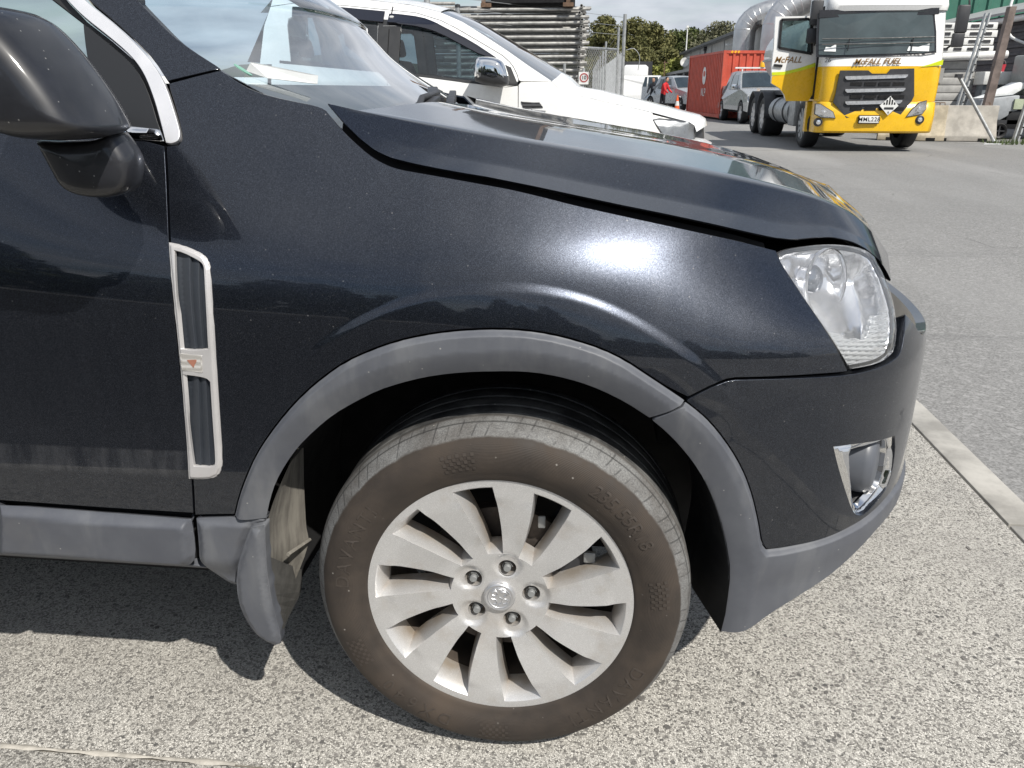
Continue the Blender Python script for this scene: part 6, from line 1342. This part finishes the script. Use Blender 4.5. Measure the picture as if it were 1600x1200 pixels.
def perf_post(name, label, p, q, group, m=STEEL):
    r = thing(name, label, 'post', p, group); p = Vector(p); q = Vector(q); d = (q - p).normalized()
    for s in (-1, 1): b = MB(); b.beam(tuple(p + Vector((s*.05, 0, 0))), tuple(q + Vector((s*.05, 0, 0))), .035, .10, (0, 1, 0)); b.build('channel', m, r)
    L = (q - p).length; me = None
    for k in range(1, int(L/.18)):
        c = p + d*(k*.18)
        if me is None: b = MB(); b.prism([(.018*math.cos(t), .018*math.sin(t)) for t in np.linspace(0, 6.28, 9)[:-1]], -.004, .004); o = b.build('punched_hole', MATT, r, world=False); me = o.data
        else: o = link('punched_hole', me, None, r, False)
        o.location = c - p + Vector((.05, -.054, 0))
    return r
perf_post('steel_post', 'upright galvanised steel post with punched holes behind the barriers', (9.25, 21.2, 0), (9.75, 21.5, 2.95), 'punched steel posts')
perf_post('steel_post', 'leaning punched steel post at the right edge beside the brown column', (10.1, 19.6, 0), (10.75, 20.1, 3.05), 'punched steel posts')
bc = thing('brown_column', 'tall rust brown steel column leaning behind the punched post at right', 'column', (9.75, 20.4, 0))
b = MB(); b.grid([[tuple(Vector((9.62 + .18*f + o_, 20.4 + e, 3.0*f))) for o_, e in ((-.08*(1.3 - f*.4), -.08), (.08*(1.3 - f*.4), -.08), (.08, .1), (-.08, .1))] for f in np.linspace(0, 1, 8)], True); b.build('column', simple('brown_steel', (.17, .135, .12), .7, .1, .3, 4), bc, 40)
b = MB(); b.box((9.50, 20.25, 0), (9.78, 20.6, .03)); b.build('base_plate', RUST, bc)
bt = thing('brace_tube', 'grey steel tube leaning down to the ground before the yard goods', 'tube', (9.37, 19.1, 0))
b = MB(); b.tube([(9.40, 19.1, .06), (8.52, 19.5, 1.48)], .04, 10); b.build('tube', STEEL, bt, 60); b = MB(); b.box((8.46, 19.42, 1.44), (8.58, 19.58, 1.52)); b.build('end_clamp', GREYP, bt)
fp = thing('formwork_stack', 'stack of white and grey formwork panels standing behind the tanker mirror', 'panel stack', (10.2, 23.5, 0))
for k in range(9):
    z = .10 + k*.20; b = MB(); b.box((8.9, 23.0 + .01*(k % 2), z), (10.35, 23.6, z + .185)); b.build('panel', simple('panel_grey_%d' % 0, (.40, .395, .38), .6, .1, .15, 5) if k == 0 else bpy.data.materials['panel_grey_0'], fp, bevel=.01)
for k in range(5):
    z = 1.92 + k*.19; b = MB(); b.box((9.15 + .05*(k % 2), 23.05, z), (10.75 - .03*(k % 3), 23.65, z + .165)); b.build('tray', WHITEM, fp, bevel=.012)
    for i in range(4): q = MB(); q.box((9.35 + i*.35, 23.03, z + .05), (9.55 + i*.35, 23.06, z + .12)); q.build('tray_slot', GREYP, fp)
b = MB(); b.tube([(9.0, 22.85, 1.98), (11.0, 22.85, 2.05)], .10, 12); b.build('white_roll', WHITEM, fp, 60)
b = MB(); b.box((9.0, 22.9, 1.35), (9.5, 22.96, 1.72)); b.build('notice_board', GREYW, fp); b = MB(); b.lathe([(.001, 0), (.09, 0), (.10, .01)], c=(9.25, 22.89, 1.54), n=16); b.build('round_notice', WHITEM, fp)
gb = thing('grey_bin', 'pale grey tilting bin with a torn white sack on the yard trailer', 'bin', (10.2, 21.4, 0))
b = MB(); b.prism([(9.75, .55), (10.35, .45), (10.75, .70), (10.72, 1.05), (9.80, .95)], 21.1, 21.9); b.build('bin_body', simple('bin_grey', (.33, .35, .37), .5, 0, .12), gb, bevel=.03)
b = MB(); b.prism([(9.80, .97), (10.6, 1.05), (11.0, 1.30), (10.7, 1.36), (10.25, 1.12)], 21.2, 21.7); b.build('white_sack', PAPER, gb, bevel=.05)
bx_ = thing('white_crate', 'white crate against the dark wall carrying a red bucket', 'crate', (10.9, 22.6, 0))
b = MB(); b.box((10.3, 22.3, 1.30), (11.0, 22.9, 1.62)); b.build('crate', WHITEM, bx_, bevel=.015); b = MB(); b.box((10.35, 22.4, 0), (10.95, 22.8, 1.298)); b.build('stand', simple('blue_grey_panel', (.16, .18, .20), .6, .1, .2), bx_, bevel=.01)
bk = thing('red_bucket', 'small red bucket on top of the white crate', 'bucket', (10.75, 22.55, 1.62)); b = MB(); b.lathe([(.001, 1.622), (.11, 1.622), (.14, 1.80), (.13, 1.80), (.10, 1.63)], c=(10.75, 22.55, 0), axis='z', n=18); b.build('bucket', simple('bucket_red', (.5, .05, .07), .5), bk, 50); b = MB(); b.tube([tuple((10.75 + .135*math.cos(t), 22.55, 1.80 + .12*math.sin(t))) for t in np.linspace(0, 3.14, 9)], .008, 5); b.build('handle', STEEL, bk, 60)
tl = thing('yard_trailer', 'low steel trailer frame with a small black wheel under the grey bin', 'trailer', (10.2, 21.6, 0))
b = MB(); b.box((9.3, 21.1, .36), (11.4, 21.2, .46)); b.box((9.3, 22.0, .36), (11.4, 22.1, .46)); b.box((9.3, 21.2, .36), (9.4, 22.0, .46)); b.box((11.3, 21.2, .36), (11.4, 22.0, .46)); b.build('frame', GREYP, tl)
b = MB(); b.box((9.35, 21.05, .12), (10.15, 21.09, .34)); b.build('pale_board', simple('pale_board', (.5, .48, .44), .7), tl)
small_wheel(tl, 10.35, 21.0, .20, .14, GREYP, 'wheel', 'y', 4)
pm_ = thing('pale_machine', 'pale green and grey machine on black skids at the right edge', 'machine', (11.7, 21.5, 0))
b = MB(); b.box((10.9, 21.0, 1.05), (12.6, 22.2, 2.0)); b.build('housing', simple('machine_grey', (.30, .315, .31), .5, .1, .1), pm_, bevel=.05)
b = MB(); b.box((10.6, 21.05, .72), (12.6, 22.1, .96)); b.build('green_panel', simple('pale_green', (.42, .47, .34), .6), pm_); b = MB(); b.box((10.95, 20.98, 1.15), (11.5, 21.0, 1.65)); b.build('hatch', GREYP, pm_)
for y in (21.1, 21.9): b = MB(); b.box((10.5, y, .25), (12.8, y + .15, .70)); b.build('skid', BLACK, pm_, bevel=.03)
lit = thing('paper_litter', 'scrap of white paper lying on the ground below the brown column', 'litter', (9.6, 18.3, 0)); b = MB(); b.prism([(9.1, 18.9), (9.5, 18.95), (9.55, 19.05), (9.2, 19.03)], .002, .012, 'z'); b.build('scrap', PAPER, lit)
vg = MB()
for _ in range(420):
    x, y = 9.4 + random.random()*2.6, 18.9 + random.random()*.9; h = random.uniform(.05, .16); a = random.random()*6.28; w = .012
    vg.add([(x - w*math.cos(a), y - w*math.sin(a), -.01), (x + w*math.cos(a), y + w*math.sin(a), -.01), (x + random.uniform(-.06, .06), y + random.uniform(-.06, .06), h)], [(0, 1, 2)])
wd = vg.build('weeds', simple('weed_green', (.07, .10, .03), .8), None, fix=False); wd['kind'] = 'stuff'

# ------------------------------------------------------------------ scaffold tubes, rack and chain link fence
tube_me = {}
def scaffold_tube(p, q, r=.0245):
    p = Vector(p); q = Vector(q); L = round((q - p).length, 1); key = (L, r)
    if key not in tube_me:
        b = MB(); b.lathe([(r*.72, .06), (r*.74, .0), (r, 0), (r, L), (r*.74, L), (r*.72, L - .06)], axis='x', n=12); tube_me[key] = b.mesh('scaffold_tube', 40); tube_me[key].materials.append(TUBE)
    o = bpy.data.objects.new('scaffold_tube', tube_me[key]); COL.objects.link(o); o.location = p; o.rotation_euler = ((q - p).to_track_quat('X', 'Z')).to_euler()
    tag(o, 'galvanised scaffold tube in the tall stack behind the chain link fence', 'tube', 'scaffold tubes stacked behind the fence'); return o
ORD = ['topmost', 'second', 'third', 'fourth', 'fifth', 'sixth', 'seventh', 'eighth', 'ninth', 'tenth', 'eleventh', 'twelfth', 'thirteenth', 'fourteenth', 'fifteenth']
for k in range(15):
    z = .98 + k*.0985; j = random.uniform(-.05, .05)
    o = scaffold_tube((-2.6 + j, 12.35, z + random.uniform(-.008, .008)), (-.02 + j*.6, 12.60, z + .012 + random.uniform(-.01, .01)))
    o['label'] = 'scaffold tube in the front face of the stack, %s from the top' % ORD[14 - k] if k < 14 else 'topmost scaffold tube in the front face of the stack'
    for yy in (12.62, 12.85): scaffold_tube((-2.5 + random.uniform(-.08, .08), yy, z + .049 + random.uniform(-.012, .012)), (.0 + random.uniform(-.06, .03), yy + .25, z + .052))
    o = scaffold_tube((-2.5 + j, 12.75, z + random.uniform(-.01, .01)), (-.02 - j*.6, 13.0, z + .01))
    # tubes lying the other way, ends showing at the right of the stack
    for yy in (12.45, 12.75):
        o = scaffold_tube((-.10 + random.uniform(-.05, .05), yy - .02, z + .05), (-.06 + random.uniform(-.05, .05), yy + 1.3, z + .05), .024); o['label'] = 'scaffold tube lying end on at the right edge of the stack'
rk = thing('steel_stillage', 'dark steel stillage full of short rusty tubes on top of the tube stack', 'stillage', (-.9, 12.7, 2.55))
b = MB(); b.box((-1.62, 12.45, 2.46), (-.22, 13.5, 2.50)); b.build('tray', MATT, rk)
b = MB(); b.box((-1.62, 13.4, 2.50), (-.22, 13.45, 3.4)); b.build('back_plate', MATT, rk)
for x in (-1.62, -.30): b = MB(); b.beam((x, 12.44, 2.42), (x, 12.44, 3.3), .06); b.build('upright', RUST, rk); 
for x in (-1.66, -.38): b = MB(); b.box((x, 12.40, 2.40), (x + .16, 12.60, 2.455)); b.build('foot', RUST, rk)
for k in range(4): b = MB(); b.tube([(-1.5 + k*.28, 12.7, 2.56 + .03*k), (-1.15 + k*.26, 12.9, 2.74 - .05*(k % 2))], .02, 8); b.build('short_tube', RUST, rk, 60)
for k in range(7):
    z = 2.02 + k*.10
    scaffold_tube((-2.9, 11.95, z), (-1.95 + random.uniform(-.08, .05), 12.05, z), .0245)
for z in (2.66, 2.75, 2.84, 2.93): scaffold_tube((-.26, 12.5, z), (.04, 12.55, z), .03); scaffold_tube((-1.95, 12.5, z), (-1.7, 12.55, z), .03)
pole = thing('rack_post', 'short galvanised rack post standing above the white ute roof', 'post', (-2.35, 11.6, 0), 'rack posts above the ute'); b = MB(); b.tube([(-2.35, 11.6, 0), (-2.35, 11.6, 2.9)], .045, 12); b.build('post', STEEL, pole, 60); b = MB(); b.lathe([(.05, 2.88), (.05, 2.92), (.001, 2.93)], c=(-2.35, 11.6, 0), axis='z', n=12); b.build('cap', GREYP, pole)
pole = thing('rack_post', 'thin rack post between the two tube stacks', 'post', (-1.92, 11.75, 0), 'rack posts above the ute'); b = MB(); b.tube([(-1.92, 11.75, 0), (-1.92, 11.75, 2.36)], .035, 12); b.build('post', STEEL, pole, 60); b = MB(); b.lathe([(.04, 2.34), (.04, 2.38), (.001, 2.39)], c=(-1.92, 11.75, 0), axis='z', n=12); b.build('cap', GREYP, pole)
fence = thing('chain_link_fence', 'chain link fence of galvanised posts and wire in front of the scaffold tubes', 'fence', (.3, 14, 0))
def fpost(x, y, h, r=.03):
    b = MB(); b.tube([(x, y, 0), (x, y, h)], r, 10); o = b.build('post', STEEL, fence, 60); return o
fpost(.70, 16.2, 2.58, .035); fpost(.62, 17.4, 2.42, .026); fpost(.40, 20.5, 2.30, .026)
for k in range(7): fpost(.36 - .05*k, 23.5 + 3.6*k, 2.2, .026)
fpost(-.30, 11.4, 1.55, .022)
b = MB(); b.tube([(-1.6, 11.5, 1.86), (.58, 17.2, 1.98)], .024, 8); b.build('brace_rail', STEEL, fence, 60)
def mesh_wires(p, q, z0, z1, pitch, r):
    """two families of slanting wires, each a thin three sided strand"""
    b = MB(); p = Vector((*p, 0)); q = Vector((*q, 0)); L = (q - p).length; d = (q - p).normalized(); nn = Vector((-d.y, d.x, 0)); H = z1 - z0; n = int((L + H)/pitch)
    for fam in (1, -1):
        for k in range(-int(H/pitch) - 1, int(L/pitch) + int(H/pitch) + 2):
            a0 = k*pitch; a1 = a0 + fam*H; s0, s1 = 0., 1.
            lo, hi = sorted((a0, a1))
            if hi < 0 or lo > L: continue
            def cl(a): return (a - a0)/(a1 - a0)
            t0, t1 = sorted((cl(max(0, lo)), cl(min(L, hi))))
            A = p + d*(a0 + (a1 - a0)*t0) + Vector((0, 0, z0 + H*t0)) + nn*fam*.003; B = p + d*(a0 + (a1 - a0)*t1) + Vector((0, 0, z0 + H*t1)) + nn*fam*.003
            if (B - A).length > .02: b.tube([A, B], r, 3, False)
    o = b.build('wire_mesh', STEEL, fence, fix=False); o['kind'] = 'stuff'
mesh_wires((-1.7, 11.45), (.68, 16.15), .3, 1.90, .075, .0022)
mesh_wires((.70, 16.2), (.05, 45), .1, 1.9, .11, .003)
for z, zz in ((2.12, 2.2), (2.28, 2.36), (2.42, 2.52)): b = MB(); b.tube([(-1.7, 11.45, z), (.70, 16.2, zz)], .004, 4); b.tube([(.70, 16.2, zz), (.05, 45, z)], .004, 4); b.build('barbed_strand', STEEL, fence)
b = MB(); b.tube([tuple(p) for p in catmull([(.75, 16.1, 1.92), (.9, 16.1, 1.95), (1.02, 16.1, 1.80), (1.0, 16.1, 1.55)], 10)], .008, 6); b.build('loose_cable', STEEL, fence, 60)
ss_ = thing('speed_sign', 'small white speed sign with red ring and 10 on the gate', 'sign', (-.02, 12.0, 0))
b = MB(); b.box((-.10, 12.0, 1.27), (.05, 12.012, 1.45)); b.build('board', WHITEM, ss_); b = MB(); b.lathe([(.050, -.004), (.066, -.004), (.066, 0), (.050, 0)], c=(-.02, 12.0, 1.365), n=24); b.build('red_ring', LAMPRED, ss_)
lettering('10', BLACK, ss_, (-.02, 11.994, 1.365), (1, 0, 0), (0, 0, 1), .075, offset=.001)
b = MB(); b.tube([(-.03, 12.03, 0), (-.03, 12.03, 1.5)], .02, 8); b.build('sign_post', STEEL, ss_, 60)
lp_ = thing('lamp_pole', 'thin pale pole rising above the trees beside the warehouse', 'pole', (9.3, 88, 0)); b = MB(); b.tube([(9.3, 88, 0), (9.3, 88, 6.9)], [.09, .06], 8); b.build('pole', WHITEM, lp_, 60); b = MB(); b.box((9.18, 87.9, 6.9), (9.42, 88.1, 7.1)); b.build('lamp_head', WHITEM, lp_)
lp_ = thing('lamp_pole', 'short brown pole in front of the pale green bushes', 'pole', (6.6, 80, 0)); b = MB(); b.tube([(6.6, 80, 0), (6.6, 80, 3.6)], [.07, .05], 8); b.build('pole', RUST, lp_, 60); b = MB(); b.box((6.5, 79.95, 3.4), (6.95, 80.05, 3.46)); b.build('cross_arm', RUST, lp_)

# ------------------------------------------------------------------ trees
def leafm(name, a, b_):
    m = NT(name); f = m.noise(.9, 4, .6); o = m.n('ShaderNodeObjectInfo'); m.set(col=m.mix(m.rng(f, .3, .7), a, b_), rough=.7, spec=.25); return m.m
LEAVES = [leafm('dark_green_leaves', (.045, .064, .022), (.125, .145, .048)), leafm('olive_leaves', (.075, .082, .03), (.17, .16, .06)), leafm('light_green_leaves', (.16, .19, .045), (.30, .30, .09)), leafm('grey_green_leaves', (.085, .09, .055), (.17, .165, .10))]
BARK = simple('bark', (.12, .095, .07), .9, 0, .3, 5)
def tree(label, x, y, h, w, kind, n, leaf, seed, group='trees on the wooded hill', base=0., low=.12, parts=True):
    g = np.random.default_rng(seed); r = thing('tree', label, 'tree', (x, y, base), group)
    b = MB(); tips = []
    b.tube([(0, 0, -.3), (.02*h*g.normal(), .02*h*g.normal(), h*.4), (.03*h*g.normal(), .03*h*g.normal(), h*.82)], [h*.022, h*.016, h*.006], 8)
    nb = int(9 + w); C = []
    for k in range(nb):
        f = low + (1 - low)*((k + .5)/nb)**.9; a = k*2.4 + g.random(); rad = w*.5*math.sin(math.pi*min(.96, .22 + .74*f))**.8*g.uniform(.45, 1.0)
        c = np.array([rad*math.cos(a), rad*math.sin(a), h*(.06 + .86*f)]); C.append((c, w*g.uniform(.16, .27)*(1.1 - .45*f)))
        b.tube([(0, 0, max(.2, c[2] - rad*.7)), tuple(c*np.array([.55, .55, 1]) - [0, 0, rad*.15]), tuple(c)], [h*.008, h*.005, h*.002], 5)
    b.build('trunk', BARK, r, 50, world=False)
    C.append((np.array([0, 0, h*.93]), w*.13)); V = []; per = n//len(C)
    for c, s in C:
        d = g.normal(size=(per, 3)); d /= np.linalg.norm(d, axis=1)[:, None]; rr = s*(g.random(per)**.45)
        p = c + d*rr[:, None]*np.array([1.15, 1.15, .8]); u = g.normal(size=(per, 3)) + d*.3; u /= np.linalg.norm(u, axis=1)[:, None]; v = np.cross(u, g.normal(size=(per, 3))); v /= np.linalg.norm(v, axis=1)[:, None]
        sz = leaf*g.uniform(.5, 1.2, per)[:, None]; V.append(np.stack([p - u*sz, p + v*sz*.55, p + u*sz, p - v*sz*.55], 1))
    V = np.concatenate(V).reshape(-1, 3); me = bpy.data.meshes.new('crown'); k = len(V)//4
    me.vertices.add(len(V)); me.vertices.foreach_set('co', V.ravel()); me.loops.add(4*k); me.loops.foreach_set('vertex_index', np.arange(4*k)); me.polygons.add(k); me.polygons.foreach_set('loop_start', np.arange(0, 4*k, 4)); me.update(calc_edges=True)
    link('crown', me, LEAVES[kind], r, False); return r
TL = [  # px at 1600, distance, height, width, kind, label
    (925, 104, 10.8, 5.5, 1, 'sparse olive tree at the left end of the wooded hill'), (945, 112, 9.6, 7, 0, 'dark tree behind the sparse olive tree'), (967, 108, 10.6, 7, 1, 'olive tree rising behind the tall gate post'), (990, 106, 9.9, 6, 1, 'olive tree just right of the tall gate post'),
    (1000, 118, 7.6, 8, 0, 'low dark tree in the dip of the wooded hill'), (1020, 110, 9.1, 6.5, 0, 'dark rounded tree left of the two domed trees'), (1042, 108, 9.3, 6, 0, 'dark domed tree in the middle of the wooded hill'), (1062, 115, 9.0, 7, 0, 'dark tree filling the gap before the tall grey green tree'),
    (1078, 104, 9.6, 7.5, 3, 'tall grey green tree above the warehouse end'), (1100, 125, 8.2, 9, 0, 'dark tree behind the warehouse roof'), (1135, 130, 8.2, 9, 1, 'olive tree top showing over the warehouse roof'), (1008, 88, 5.4, 5.5, 1, 'mid green bush at the foot of the hill'), (975, 95, 6.0, 6, 1, 'olive bush behind the far white truck'),
    (1022, 84, 4.2, 4.0, 2, 'bright green bush left of the short brown pole'), (1045, 84, 4.6, 4.2, 2, 'bright green bush behind the satellite dish'), (1062, 90, 4.6, 4.5, 2, 'pale green bush against the warehouse end'), (900, 118, 9.0, 8, 0, 'dark tree hidden behind the scaffold tubes'), (1200, 120, 9.0, 8, 0, 'dark tree top between the silver ducts'), (1150, 105, 7.5, 6, 0, 'dark small tree over the warehouse eave')]
CP = np.array([.141, -1.213])
for i, (px, dist, h, w, kind, lab) in enumerate(TL):
    a = math.radians(5.5) ; dx = (px - 800)/1250/math.cos(math.radians(20.3)); dirv = np.array([-math.sin(a), math.cos(a)]) + dx*np.array([math.cos(a), math.sin(a)])*1.0
    p = CP + dirv*dist; tree(lab, p[0], p[1], h*.86, w*1.35, kind, 9000, .20, 100 + i)
hl_ = MB(); hx_ = np.linspace(-60, 90, 40)
hl_.grid([[(x, y, z*(1 + .15*math.sin(x*.21) + .1*math.sin(x*.47))) for x in hx_] for y, z in ((112, -.1), (122, 2.5), (140, 5.0), (165, 6.2))]); h_ = hl_.build('hill', simple('hill_bush', (.03, .04, .016), .95, 0, .4, .5), None, 60); h_['kind'] = 'structure'

# dark wood across the road behind the viewer, mirrored in the paint
g = np.random.default_rng(5); n = 26000; cx = g.uniform(-45, 40, n); top = 5.2 + 1.6*np.sin(cx*.55) + 1.1*np.sin(cx*1.37 + 1) + .7*np.sin(cx*3.1)
z = top*g.random(n)**.8; y = -24 + g.normal(0, 1.0, n)*(1.2 - z/9); p = np.stack([cx, y, z], 1); u = g.normal(size=(n, 3)); u /= np.linalg.norm(u, axis=1)[:, None]; v = np.cross(u, g.normal(size=(n, 3))); v /= np.linalg.norm(v, axis=1)[:, None]
V = np.stack([p - u*.38, p + v*.26, p + u*.38, p - v*.26], 1).reshape(-1, 3); me = bpy.data.meshes.new('wood'); me.from_pydata(V.tolist(), [], np.arange(4*n).reshape(-1, 4).tolist())
wo = link('wood', me, LEAVES[0]); wo['kind'] = 'stuff'
